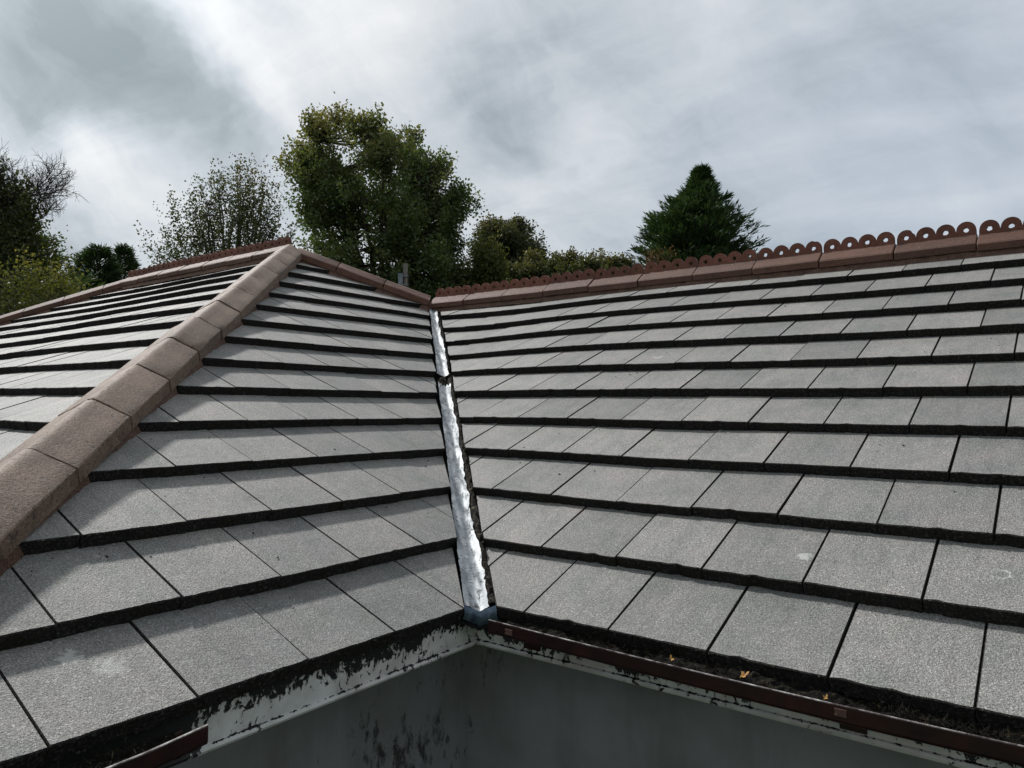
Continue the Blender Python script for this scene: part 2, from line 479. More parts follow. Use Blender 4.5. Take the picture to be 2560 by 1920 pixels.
m_ground, t = material("rough_grass")
P = pos_of(t)
n1 = t.noise(P, 0.7, 6, 0.65).outputs["Fac"]
finish(t, t.ramp(n1, [(0.3, (0.030, 0.045, 0.014)), (0.6, (0.055, 0.075, 0.022)), (0.8, (0.09, 0.085, 0.04))]), rough=0.95, bump=t.noise(P, 14, 4).outputs["Fac"], bump_d=0.05, spec=0.1)

m_pole, t = material("weathered_grey_timber")
P = pos_of(t)
n1 = t.noise(t.n("ShaderNodeMapping", ins={"Vector": P, "Scale": (8, 8, 0.6)}).outputs[0], 5, 4).outputs["Fac"]
finish(t, t.ramp(n1, [(0.3, (0.06, 0.052, 0.045)), (0.7, (0.16, 0.145, 0.125))]), rough=0.9)
m_box, t = material("grey_painted_steel")
finish(t, t.ramp(t.noise(pos_of(t), 9, 4).outputs["Fac"], [(0.3, (0.12, 0.14, 0.17)), (0.7, (0.19, 0.22, 0.26))]), rough=0.5)
m_wire, t = material("black_cable")
finish(t, (0.012, 0.012, 0.012), rough=0.6)


def leaf_mat(name, dark, light, tip, trans=0.35):
    m, t = material(name)
    a = t.n("ShaderNodeAttribute", attribute_name="tint").outputs["Fac"]
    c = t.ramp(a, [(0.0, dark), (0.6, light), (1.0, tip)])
    d = t.n("ShaderNodeBsdfDiffuse")
    tr = t.n("ShaderNodeBsdfTranslucent")
    gl = t.n("ShaderNodeBsdfGlossy", ins={"Roughness": 0.5, "Color": (0.5, 0.5, 0.5, 1)})
    t.link(c, d.inputs[0])
    t.link(t.mix(1.0, c, (1.5, 1.45, 0.8), "MULTIPLY"), tr.inputs[0])
    mx = t.n("ShaderNodeMixShader", ins={0: trans})
    t.link(d.outputs[0], mx.inputs[1])
    t.link(tr.outputs[0], mx.inputs[2])
    m2 = t.n("ShaderNodeMixShader", ins={0: 0.05})
    t.link(mx.outputs[0], m2.inputs[1])
    t.link(gl.outputs[0], m2.inputs[2])
    o = t.n("ShaderNodeOutputMaterial")
    t.link(m2.outputs[0], o.inputs[0])
    return m


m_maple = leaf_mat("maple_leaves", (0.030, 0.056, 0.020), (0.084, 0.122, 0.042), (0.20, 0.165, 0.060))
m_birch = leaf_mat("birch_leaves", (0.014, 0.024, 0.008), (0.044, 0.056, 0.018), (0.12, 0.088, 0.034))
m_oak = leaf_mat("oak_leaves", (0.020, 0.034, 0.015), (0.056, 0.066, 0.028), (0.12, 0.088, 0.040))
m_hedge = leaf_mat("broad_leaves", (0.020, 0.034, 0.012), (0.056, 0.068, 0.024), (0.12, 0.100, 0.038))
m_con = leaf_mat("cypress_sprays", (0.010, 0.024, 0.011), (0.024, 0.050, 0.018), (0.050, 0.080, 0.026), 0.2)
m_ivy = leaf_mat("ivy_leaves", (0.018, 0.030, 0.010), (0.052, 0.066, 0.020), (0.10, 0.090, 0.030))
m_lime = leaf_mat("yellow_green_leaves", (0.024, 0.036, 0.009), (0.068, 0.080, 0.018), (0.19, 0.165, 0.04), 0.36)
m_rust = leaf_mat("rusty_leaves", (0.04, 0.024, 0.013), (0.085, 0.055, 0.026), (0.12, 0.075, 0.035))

# ---------------------------------------------------------------- ground
GZ = -2.7
gv, gf = [], []
ring = [0.0, 15, 40, 90, 250, 900]
NSEG = 40
gv.append((0, 0, GZ))
for r in ring[1:]:
    for k in range(NSEG):
        th = 2 * math.pi * k / NSEG
        gv.append((r * math.cos(th), r * math.sin(th), GZ))
for k in range(NSEG):
    gf.append((0, 1 + k, 1 + (k + 1) % NSEG))
for i in range(len(ring) - 2):
    for k in range(NSEG):
        a = 1 + i * NSEG + k
        b = 1 + i * NSEG + (k + 1) % NSEG
        gf.append((a, a + NSEG, b + NSEG, b))
tag(obj("ground", gv, gf, m_ground), kind="structure", label="grassy ground round the house")

# ---------------------------------------------------------------- the house
p = 0.45512                  # roof pitch
cp, sp_, tp = math.cos(p), math.sin(p), math.tan(p)
G, TW, T, TL = 0.33, 0.300, 0.040, 0.375      # gauge, tile width, edge thickness, tile length
D = 3.265                    # eave to right ridge, in plan
UC = 1.885                   # eave corner under the big hip lies at y = -UC
H = D + UC / 2               # half depth of the left wing
YA = 2 * D - H               # left ridge line
XL = -7.29                    # far end of the left ridge
ZG = GZ

house = empty("house", (0, 0, 0))
tag(house, "house with grey tiled hipped roof, brown ridge tiles and silver-taped valley", "house")


class Slope:
    def __init__(s, O, U, S, N):
        s.O, s.U, s.S, s.N = Vector(O), Vector(U), Vector(S), Vector(N)

    def at(s, u, v, n=0.0):
        return s.O + s.U * u + s.S * v + s.N * n

    def matrix(s, u, v, n):
        m = Matrix.Identity(4)
        q = s.at(u, v, n)
        for i in range(3):
            m[i][0], m[i][1], m[i][2], m[i][3] = s.U[i], s.S[i], s.N[i], q[i]
        return m


SR = Slope((0, 0, 0), (1, 0, 0), (0, cp, sp_), (0, -sp_, cp))
SL = Slope((0, 0, 0), (0, 1, 0), (-cp, 0, sp_), (sp_, 0, cp))
SF = Slope((0, -UC, 0), (1, 0, 0), (0, cp, sp_), (0, -sp_, cp))


def sag_r(u, s):
    g = lambda a, b: math.exp(-a * a - b * b)
    return 0.014 * g((u + 0.7) / 1.0, (s - 2.3) / 1.3) - 0.018 * g((u + 2.1) / 0.6, (s - 2.7) / 1.0) - 0.006 * g((u - 0.2) / 0.5, (s - 0.7) / 0.4)


def sag_l(u, s):
    return 0.002 * math.sin(u * 2.1 + s) + 0.002 * math.sin(s * 3.3)


def sag_f(u, s):
    return 0.005 * math.sin(u * 1.7 + 0.6 * s)


def clip(poly, a, b, c):
    """keep points with a*u + b*s <= c"""
    out = []
    for i in range(len(poly)):
        p0, p1 = poly[i], poly[(i + 1) % len(poly)]
        d0, d1 = a * p0[0] + b * p0[1] - c, a * p1[0] + b * p1[1] - c
        if d0 <= 0:
            out.append(p0)
        if (d0 < 0 < d1) or (d1 < 0 < d0):
            k = d0 / (d0 - d1)
            out.append((p0[0] + (p1[0] - p0[0]) * k, p0[1] + (p1[1] - p0[1]) * k))
    return out


def tile_mesh(poly, rnd, nseg=12):
    """slab from a plan polygon in tile space (y up the slope); rough, chamfered front edge"""
    pts = []
    n = len(poly)
    for i in range(n):
        a, b = poly[i], poly[(i + 1) % n]
        pts.append((a, False))
        if abs(a[1]) < 1e-6 and abs(b[1]) < 1e-6 and abs(a[0] - b[0]) > 0.05:
            ns = max(3, int(nseg * abs(a[0] - b[0]) / TW))
            for k in range(1, ns):
                f = k / ns
                pts.append(((a[0] + (b[0] - a[0]) * f, 0.0), True))
    ring, low = [], []
    for (x, y), fr in pts:
        front = abs(y) < 1e-6
        jy = rnd.uniform(-0.0013, 0.0015) if front else 0.0
        if fr and rnd.random() < 0.055:
            jy += rnd.uniform(0.003, 0.0075)
        ring.append((x, y + jy, -T * y / G))
        low.append((x, y + jy + (rnd.uniform(-0.003, 0.002) if front else 0), -T * y / G - T - 0.003))
    # inset ring on top: small chamfer
    cx = sum(q[0] for q in ring) / len(ring)
    cy = sum(q[1] for q in ring) / len(ring)
    top = []
    for (x, y, z) in ring:
        front = y < 0.012
        dx = 0.0025 if x < cx else -0.0025
        yy = y + (0.003 + rnd.uniform(0, 0.002) if front else 0)
        top.append((x + dx * (1 if len(ring) > 3 else 0.5), yy, -T * yy / G))
    mid = [(x, y, z - 0.0028) for (x, y, z) in ring]
    m = len(ring)
    V = top + mid + low
    Fc = [tuple(range(m))]
    mi = [0]
    for i in range(m):
        j = (i + 1) % m
        Fc.append((m + i, m + j, j, i))
        mi.append(1)
        Fc.append((2 * m + i, 2 * m + j, m + j, m + i))
        mi.append(1)
    return V, Fc, mi


_trnd = random.Random(11)
GAP = 0.0045
VARIANTS = []
for k in range(20):
    GAP = 0.0036 if k < 10 else 0.0016
    V, Fc, mi = tile_mesh([(GAP / 2, 0), (TW - GAP / 2, 0), (TW - GAP / 2, TL), (GAP / 2, TL)], _trnd)
    VARIANTS.append((V, Fc, mi, mesh_from("tile", V, Fc, [m_tile, m_edge], mi)))


def project(q):
    d = q - CAM
    z = d.dot(fwd)
    if z < 0.05:
        return None
    return 1280 + F_PX * d.dot(rgt) / z, 960 - F_PX * d.dot(upv) / z


records = []        # (area in view, slope name, matrix, mesh data)


def lay(name, S, rows, u_lo, u_hi, off_even, off_odd, clips, sag, seed, smax, gap_var=0.0, GAP=0.0036, vset=0):
    rn = random.Random(seed)
    for k in range(rows):
        s0 = k * G
        base = off_even if k % 2 == 0 else off_odd
        i0 = int(math.floor((u_lo - base) / TW)) - 1
        i1 = int(math.ceil((u_hi - base) / TW)) + 1
        rowj = rn.uniform(-0.002, 0.002)
        cj = rn.uniform(-gap_var, gap_var)
        for i in range(i0, i1):
            u = base + i * TW
            poly = [(GAP / 2, 0), (TW - GAP / 2, 0), (TW - GAP / 2, TL), (GAP / 2, TL)]
            full = True
            for (a, b, c, jit) in clips:
                c2 = c - a * u - b * s0 + (cj if jit else 0.0)
                if any(a * q[0] + b * q[1] > c2 for q in poly):
                    poly = clip(poly, a, b, c2)
                    full = False
                if len(poly) < 3:
                    break
            if len(poly) < 3:
                continue
            if s0 + TL > smax:
                poly = clip(poly, 0, 1, smax - s0)
                full = False
                if len(poly) < 3:
                    continue
            area = abs(sum(poly[q][0] * poly[(q + 1) % len(poly)][1] - poly[(q + 1) % len(poly)][0] * poly[q][1] for q in range(len(poly)))) / 2
            if area < 0.0008:
                continue
            dn = sag(u + TW / 2, s0)
            du = (sag(u + TW, s0) - sag(u, s0)) / TW
            mtx = S.matrix(u + rn.uniform(-0.0012, 0.0012), s0 + rowj + rn.uniform(-0.0028, 0.0028), dn + rn.uniform(-0.0018, 0.0018))
            mtx = mtx @ Matrix.Rotation(rn.gauss(0, 0.0016), 4, "Z") @ Matrix.Rotation(-du + rn.gauss(0, 0.0026), 4, "Y") @ Matrix.Rotation(rn.gauss(0, 0.003), 4, "X")
            if full:
                data = vset * 10 + rn.randrange(10)
            else:
                data = tile_mesh(poly, rn)
            # exposed part in the picture
            ex = [q for q in clip(list(poly), 0, 1, G) ]
            pr = [project(mtx @ Vector((q[0], q[1], -T * q[1] / G))) for q in ex]
            ar = 0.0
            if len(pr) > 2 and all(pr):
                if max(q[0] for q in pr) > -60 and min(q[0] for q in pr) < 2620 and min(q[1] for q in pr) < 1980 and max(q[1] for q in pr) > 0:
                    ar = abs(sum(pr[q][0] * pr[(q + 1) % len(pr)][1] - pr[(q + 1) % len(pr)][0] * pr[q][1] for q in range(len(pr)))) / 2
            records.append((ar, name, mtx, data))


VG = 0.070          # half width of the open valley, measured along the eaves
lay("R", SR, 11, -D, 3.6, 0.180, 0.040, [(-1, -cp, -VG, True)], sag_r, 3, D / cp - 0.02, 0.006)
lay("L", SL, 14, -UC, D + 0.2, -0.075, -0.250, [(1, -cp, -VG, True), (-1, cp, UC - 0.03, False), (1, cp, 2 * D - 0.03, False)], sag_l, 4, H / cp - 0.02, 0.004, 0.0016, 1)
lay("F", SF, 14, XL - H, 0.0, 0.02, 0.17, [(1, cp, -0.03, False), (-1, cp, -(XL - H) - 0.03, False)], sag_f, 5, H / cp - 0.02, 0.0, 0.0036, 0)


def deck(name_pts, mat):
    return obj("roof_slope", name_pts, [tuple(range(len(name_pts)))], mat, house)


ND = -2 * T - 0.014
dz = ND / cp


def dk_(x, y, z):
    return (x, y, z + dz)


deck_R = deck([dk_(-0.06, 0.06, 0.06 * tp), dk_(3.6, 0.06, 0.06 * tp), dk_(3.6, D, D * tp), dk_(-D, D, D * tp)], m_deck)
deck_L = deck([dk_(-0.06, -UC + 0.06, 0.06 * tp), dk_(-0.06, 0.06, 0.06 * tp), dk_(-D, D, D * tp), dk_(-H, YA, H * tp)], m_deck)
deck_F = deck([dk_(XL - H + .06, -UC + 0.06, 0.06 * tp), dk_(-0.06, -UC + 0.06, 0.06 * tp), dk_(-H, YA, H * tp), dk_(XL, YA, H * tp)], m_deck)
deck([(3.6, D, D * tp), (3.6, 2 * D, 0), (0, 2 * D, 0), (-D, D, D * tp)], m_rear)
deck([(-D, D, D * tp), (0, 2 * D, 0), (XL - H, 2 * D, 0), (XL, YA, H * tp), (-H, YA, H * tp)], m_rear)
deck([(XL, YA, H * tp), (XL - H, 2 * D, 0), (XL - H, -UC, 0)], m_rear)
DECKS = {"R": deck_R, "L": deck_L, "F": deck_F}

records.sort(key=lambda r: -r[0])
rest = MB()
rest_mi = []
n_ind = 0
for ar, nm, mtx, data in records:
    if ar > 60 and n_ind < 300:
        me = VARIANTS[data][3] if isinstance(data, int) else mesh_from("tile", data[0], data[1], [m_tile, m_edge], data[2])
        o = bpy.data.objects.new("tile", me)
        link(o, DECKS[nm])
        o.matrix_local = mtx
        n_ind += 1
    else:
        V, Fc, mi = VARIANTS[data][:3] if isinstance(data, int) else data
        rest.add([mtx @ Vector(v) for v in V], Fc)
        rest_mi += mi
# crumbs of black moss clinging to the front edges
mo = MB()
rnm = random.Random(123)
for ar, nm, mtx, data in records:
    if ar < 350:
        continue
    vv = VARIANTS[data][0] if isinstance(data, int) else data[0]
    fx = [q[0] for q in vv if q[1] < 0.012]
    if len(fx) < 4 or max(fx) - min(fx) < 0.03:
        continue
    eave = (mtx.translation.z < 0.08)
    big_ = nm == "R"
    for _ in range(int((30 if eave else 22 if big_ else 13) * (max(fx) - min(fx)) / TW)):
        r = rnm.choice((0.0012, 0.0018, 0.0025, 0.0035)) * (1.35 if eave else 1.15 if big_ else 0.85)
        low_ = rnm.random() < 0.55
        q = Vector((rnm.uniform(min(fx), max(fx)), rnm.uniform(-0.002, 0.0015), -T + rnm.uniform(-0.006, 0.004) if low_ else rnm.uniform(-0.010, 0.0005)))
        if not low_ and rnm.random() < 0.5:
            q.z = rnm.uniform(-T, 0)
        P6 = [q + Vector(d) * r * rnm.uniform(0.6, 1.3) for d in ((1.5, 0, 0), (0, 1, 0), (-1.5, 0, 0), (0, -1, 0), (0, 0, 0.9), (0, 0, -0.9))]
        mo.add([mtx @ v_ for v_ in P6], [(0, 1, 4), (1, 2, 4), (2, 3, 4), (3, 0, 4), (1, 0, 5), (2, 1, 5), (3, 2, 5), (0, 3, 5)])
em = mo.build("edge_moss", m_edge, house)
em["kind"] = "stuff"
far = obj("remaining_tiles", rest.v, rest.f, [m_tile, m_edge], house, midx=rest_mi)
far["kind"] = "stuff"
print("tiles", n_ind, "of", len(records), "in view", sum(1 for r in records if r[0] > 60))


# ---- hips
def hip_frame(A, B):
    """A low end, B high end"""
    A, B = Vector(A), Vector(B)
    a = (B - A).normalized()
    b = a.cross(Vector((0, 0, 1))).normalized()
    c = b.cross(a).normalized()
    return A, B, a, b, c


HIP_PROFILE = [(-0.123, -0.036), (-0.123, 0.013), (-0.120, 0.017), (-0.085, 0.036), (-0.055, 0.053), (-0.030, 0.068), (-0.013, 0.078), (0, 0.081),
               (0.013, 0.078), (0.030, 0.068), (0.055, 0.053), (0.085, 0.036), (0.120, 0.017), (0.123, 0.013), (0.123, -0.036)]


def hip_tile_mesh(length, rnd, mat):
    V, Fc = [], []
    n = len(HIP_PROFILE)
    ys = [0, 0.004, length * 0.5, length - 0.004, length]
    sc_ = [0.992, 1.0, 1.0, 1.0, 0.992]
    for y, s in zip(ys, sc_):
        for (x, z) in HIP_PROFILE:
            V.append((x * s + rnd.uniform(-.001, .001), y, z * s + rnd.uniform(-.0012, .0012)))
    for i in range(len(ys) - 1):
        for k in range(n):
            k2 = (k + 1) % n
            Fc.append((i * n + k, (i + 1) * n + k, (i + 1) * n + k2, i * n + k2))
    Fc.append(tuple(range(n)))
    Fc.append(tuple((len(ys) - 1) * n + k for k in range(n))[::-1])
    me = mesh_from("hip_tile", V, Fc, mat, smooth=False)
    sm = []
    for i in range(len(ys) - 1):
        sm += [(2 <= k <= n - 4) and 0 < i < len(ys) - 2 for k in range(n)]
    me.polygons.foreach_set("use_smooth", sm + [False, False])
    me.update()
    return me


def build_hip(A, B, first, pitch, mat, seed, stop=0.0):
    rn = random.Random(seed)
    A, B, a, b, c = hip_frame(A, B)
    L = (B - A).length - stop
    # mortar bedding: lumpy ribbon under both lips
    V, Fc = [], []
    n = int(L / 0.02)
    prof = [(-0.122, -0.10), (-0.116, -0.050), (-0.110, -0.025), (-0.100, -0.002), (0.100, -0.002), (0.110, -0.025), (0.116, -0.050), (0.122, -0.10)]
    ja = [0.0] * len(prof)
    for i in range(n + 1):
        q = A + a * (L * i / n)
        for k_, (x, z) in enumerate(prof):
            ja[k_] = ja[k_] * 0.72 + rn.uniform(-0.0045, 0.0035)
            V.append(q + b * (x + ja[k_] * (1 if x > 0 else -1)) + c * (z + rn.uniform(-0.002, 0.002)))
    m = len(prof)
    for i in range(n):
        for k in range(m - 1):
            Fc.append((i * m + k, (i + 1) * m + k, (i + 1) * m + k + 1, i * m + k + 1))
    bed = obj("mortar_bed", V, Fc, m_mortar, house)
    x = first
    while x < L - 0.02:
        ln = min(pitch, L - x)
        me = hip_tile_mesh(ln - 0.010, rn, mat)
        o = bpy.data.objects.new("hip_tile", me)
        link(o, bed)
        mt = Matrix.Identity(4)
        q = A + a * x + c * rn.uniform(-0.002, 0.003)
        for i in range(3):
            mt[i][0], mt[i][1], mt[i][2], mt[i][3] = b[i], a[i], c[i], q[i]
        o.matrix_local = mt @ Matrix.Rotation(rn.gauss(0, 0.005), 4, "Z") @ Matrix.Rotation(rn.gauss(0, 0.003), 4, "X") @ Matrix.Rotation(rn.gauss(0, 0.007), 4, "Y")
        x += pitch


APEX = (-H, YA, H * tp)
build_hip((0, -UC, 0), APEX, 0.455, 0.45, m_hip, 21)                       # big hip towards the viewer
build_hip((-D, D, D * tp), APEX, 0.05, 0.45, m_ridge, 22, stop=0.06)        # short hip down to the right ridge
build_hip((XL - H, -UC, 0), (XL, YA, H * tp), 0.2, 0.45, m_ridge, 23)       # far left hip


# ---- ridge tiles with pierced cresting
RIDGE_PROFILE = [(-0.116, -0.044), (-0.116, -0.004), (-0.109, 0.006), (-0.014, 0.074), (0.014, 0.074), (0.109, 0.006), (0.116, -0.004), (0.116, -0.044)]


def ridge_mesh(length, rnd):
    V, Fc = [], []
    n = len(RIDGE_PROFILE)
    ys = [0, 0.005, length - 0.005, length]
    for y, s in zip(ys, (0.97, 1, 1, 0.97)):
        for (x, z) in RIDGE_PROFILE:
            V.append((y, x * s + rnd.uniform(-.001, .001), z * s + rnd.uniform(-.001, .001)))
    for i in range(3):
        for k in range(n):
            k2 = (k + 1) % n
            Fc.append((i * n + k, i * n + k2, (i + 1) * n + k2, (i + 1) * n + k))
    Fc.append(tuple(range(n))[::-1])
    Fc.append(tuple(3 * n + k for k in range(n)))
    return mesh_from("ridge_tile", V, Fc, m_ridge)


def crest_mesh(length, rnd, lobes=4):
    """plate of round lobes, each pierced by a rough hole"""
    mb = MB()
    pt = length / lobes
    th, z0, hc = 0.011, 0.055, 0.050
    NA = 28
    for l in range(lobes):
        x0 = l * pt + pt / 2
        R = (pt / 2 - 0.001) * rnd.uniform(0.965, 1.0)
        chip = rnd.uniform(0.3, 2.8) if rnd.random() < 0.10 else None
        inner, outer = [], []
        for k in range(NA):
            a = 2 * math.pi * (k + 0.5) / NA
            ca, sa = math.cos(a), math.sin(a)
            if sa >= 0:
                ro = R * (0.9 if chip and abs(a - chip) < 0.22 else 1.0)
            else:
                ro = min((pt / 2) / max(abs(ca), 1e-6), hc / max(-sa, 1e-6))
                if abs(ca) * ro > R and l in (0, lobes - 1):
                    ro = min(ro, (pt / 2 - 0.001) / max(abs(ca), 1e-6))
            ri = 0.0150 * (1 + rnd.uniform(-0.16, 0.14))
            inner.append((x0 + ri * ca, z0 + hc + ri * sa))
            outer.append((x0 + ro * ca, z0 + hc + ro * sa))
        V = []
        for yy in (-th, th):
            for q in inner:
                V.append((q[0], yy, q[1]))
            for q in outer:
                V.append((q[0], yy, q[1]))
        Fc = []
        for k in range(NA):
            j = (k + 1) % NA
            Fc.append((k, j, NA + j, NA + k))                                   # one face
            Fc.append((2 * NA + j, 2 * NA + k, 3 * NA + k, 3 * NA + j))         # other face
            Fc.append((j, k, 2 * NA + k, 2 * NA + j))                           # hole wall
            Fc.append((NA + k, NA + j, 3 * NA + j, 3 * NA + k))                 # outer rim
        mb.add(V, Fc)
    return mesh_from("crest", mb.v, mb.f, m_crest)


def build_ridge(x_start, x_end, pitch, y, z, seed):
    rn = random.Random(seed)
    # bedding under the ridge
    V, Fc = [], []
    n = int(abs(x_end - x_start) / 0.03)
    prof = [(-0.110, -0.085), (-0.104, -0.045), (0, 0.03), (0.104, -0.045), (0.110, -0.085)]
    for i in range(n + 1):
        x = x_start + (x_end - x_start) * i / n
        for (yy, zz) in prof:
            V.append((x, y + yy + rn.uniform(-.004, .004), z + zz + rn.uniform(-.004, .004)))
    for i in range(n):
        for k in range(4):
            Fc.append((i * 5 + k, (i + 1) * 5 + k, (i + 1) * 5 + k + 1, i * 5 + k + 1))
    obj("mortar_bed", V, Fc, m_mortar, house)
    nt_ = int(round(abs(x_end - x_start) / pitch))
    for i in range(nt_):
        ln = pitch - 0.006
        o = bpy.data.objects.new("ridge_tile", ridge_mesh(ln, rn))
        link(o, house)
        o.matrix_local = Matrix.Translation((x_start + i * pitch, y + rn.uniform(-.003, .003), z + rn.uniform(-.003, .004))) @ Matrix.Rotation(rn.gauss(0, 0.005), 4, "Z") @ Matrix.Rotation(rn.gauss(0, 0.007), 4, "Y") @ Matrix.Rotation(rn.gauss(0, 0.012), 4, "X")
        c = bpy.data.objects.new("crest", crest_mesh(ln - 0.004, rn))
        link(c, o)
        c.location = (0.002, 0, 0)


build_ridge(-D + 0.035, -D + 0.035 + 0.4375 * 14, 0.4375, D, D * tp, 31)
build_ridge(XL, XL + 0.4425 * 7, 0.4425, YA, H * tp + 0.008, 32)


# ---- valley: two lengths of silver tape, mortar edge and folded end
def vpt(t_, c_, n_=0.0):
    return Vector((-t_ + c_ / math.sqrt(2), t_ + c_ / math.sqrt(2), t_ * tp + abs(c_) * 0.40 + n_))


def vnoise(t_, c_, s):
    return 0.0010 * math.sin(t_ * 61 + s + 30 * c_) + 0.0022 * math.sin(t_ * 23 + c_ * 90 + s) + 0.0016 * math.sin(c_ * 160 + t_ * 12)


def tape(t0, t1, c0, c1, seed, lift, torn=False, fold=False):
    rn = random.Random(seed)
    NT_, NC = int((t1 - t0) / 0.012), 12
    V, Fc = [], []
    el, er = 0.0, 0.0
    for i in range(NT_ + 1):
        t_ = t0 + (t1 - t0) * i / NT_
        el = el * 0.86 + rn.uniform(-0.0016, 0.0016)
        er = er * 0.86 + rn.uniform(-0.0032, 0.0032)
        k = 1.0 - 0.22 * t_ / D
        a_, b_ = c0 * k + el, c1 * k + er
        for j in range(NC + 1):
            c_ = a_ + (b_ - a_) * j / NC
            tt = t_
            if torn and i > NT_ - 4:
                tt -= 0.02 * math.sin(j * 2.1 + seed) + 0.012
            if torn and i < 3 and seed % 2 == 0:
                tt += 0.015 * math.sin(j * 1.7)
            V.append(vpt(tt, c_, lift + vnoise(t_, c_, seed) + rn.uniform(-.0006, .0006) + (0.008 * (j / NC - 0.5) ** 2)))
    w_ = NC + 1
    for i in range(NT_):
        for j in range(NC):
            Fc.append((i * w_ + j, i * w_ + j + 1, (i + 1) * w_ + j + 1, (i + 1) * w_ + j))
    return obj("valley_tape", V, Fc, m_tape, house, smooth=True)


tape(-0.012, 1.62, -0.050, 0.031, 5, -0.016, torn=True)
tape(1.74, D - 0.10, -0.050, 0.036, 8, -0.014)
# trough under the tape
V, Fc = [], []
for i in range(60):
    t_ = -0.03 + (D + 0.03) * i / 59
    for c_ in (-0.09, 0.0, 0.09):
        V.append(vpt(t_, c_, -0.062))
for i in range(59):
    for j in range(2):
        Fc.append((i * 3 + j, i * 3 + j + 1, (i + 1) * 3 + j + 1, (i + 1) * 3 + j))
obj("valley_trough", V, Fc, m_deck, house)
# mortar showing along the right-hand cut edge
rn = random.Random(77)
V, Fc = [], []
NTm = 190
for i in range(NTm + 1):
    t_ = -0.0 + (D - 0.1) * i / NTm
    up_ = 0.55 if t_ < 1.6 else 0.25
    for j, (c_, n_) in enumerate([(0.020, -0.045), (0.030, -0.022), (0.041, -0.014), (0.053, -0.022), (0.062, -0.05)]):
        V.append(vpt(t_, c_ * (1 - 0.15 * t_ / D) + rn.uniform(-.003, .003), n_ + rn.uniform(-.008, .006) * up_ * 1.8 - (0.012 if t_ > 1.6 else 0)))
for i in range(NTm):
    for j in range(4):
        Fc.append((i * 5 + j, i * 5 + j + 1, (i + 1) * 5 + j + 1, (i + 1) * 5 + j))
obj("valley_mortar", V, Fc, m_grey_mortar, house)
# lump of old mortar in the break between the two tapes
V, Fc = [], []
rn = random.Random(5)
for i in range(9):
    for j in range(9):
        u_, v_ = i / 8 - 0.5, j / 8 - 0.5
        h_ = max(0, 1 - 4.2 * (u_ * u_ + v_ * v_))
        V.append(vpt(1.705 + u_ * 0.12, -0.012 + v_ * 0.075, -0.058 + 0.045 * h_ + rn.uniform(-.006, .006)))
for i in range(8):
    for j in range(8):
        Fc.append((i * 9 + j, i * 9 + j + 1, (i + 1) * 9 + j + 1, (i + 1) * 9 + j))
obj("mortar_lump", V, Fc, m_grey_mortar, house)

# folded end of the tape: two flaps over the internal corner of the eaves
def flap(p0, p1, drop, outv, seed):
    rn = random.Random(seed)
    V, Fc = [], []
    NU, NV = 8, 5
    for i in range(NU + 1):
        for j in range(NV + 1):
            q = Vector(p0).lerp(Vector(p1), i / NU)
            f = j / NV
            q = q + Vector((0, 0, -drop * f)) + Vector(outv) * (0.008 * math.sin(f * math.pi) + 0.004 * math.sin(i * 1.3 + seed) * f)
            V.append(q)
    for i in range(NU):
        for j in range(NV):
            a = i * (NV + 1) + j
            Fc.append((a, a + 1, a + NV + 2, a + NV + 1))
    return obj("flashing_flap", V, Fc, m_fold, house, smooth=True)


e0 = vpt(-0.012, -0.0, -0.016)
eL = vpt(-0.012, -0.052, -0.010)
eR = vpt(-0.012, 0.052, -0.010)
flap((e0.x + .001, e0.y - .001, e0.z), (eL.x + 0.010, eL.y - 0.012, eL.z), 0.046, (1, 0, 0), 1)
flap((e0.x + .001, e0.y - .001, e0.z), (eR.x + 0.022, eR.y - 0.012, eR.z), 0.052, (0, -1, 0), 2)

# ---- fascia boards
FS = 0.040        # set back from the tile edge


def board(axis, a0, a1, mat):
    mb = MB()
    zt, zb = -0.035, -0.132
    prof = [(0.0, zt), (0.0, zb), (-0.006, zb - 0.003), (-0.010, zb - 0.010), (-0.006, zb - 0.017), (0.002, zb - 0.019), (0.022, zb - 0.019), (0.022, zt)]
    n = max(2, int(abs(a1 - a0) / 0.25))
    V, Fc = [], []
    m = len(prof)
    for i in range(n + 1):
        s = a0 + (a1 - a0) * i / n
        for (o_, z) in prof:
            # mitre: the bead stands proud, so trim at the internal corner
            ss = s
            if i == 0:
                ss = s + (-o_ if axis == "x" else o_)
            V.append((ss, FS + o_, z) if axis == "x" else (-FS - o_, ss, z))
    for i in range(n):
        for k in range(m):
            k2 = (k + 1) % m
            Fc.append((i * m + k, i * m + k2, (i + 1) * m + k2, (i + 1) * m + k))
    return obj("fascia_board", V, Fc, mat, house)


board("x", -FS, 3.6, m_fascia_r)
board("y", FS, -UC + FS, m_fascia_l)
v, f = box_vf(XL - H, -FS, -UC + FS, -UC + FS + 0.02, -0.15, -0.035)
obj("fascia_board", v, f, m_fascia_l, house)

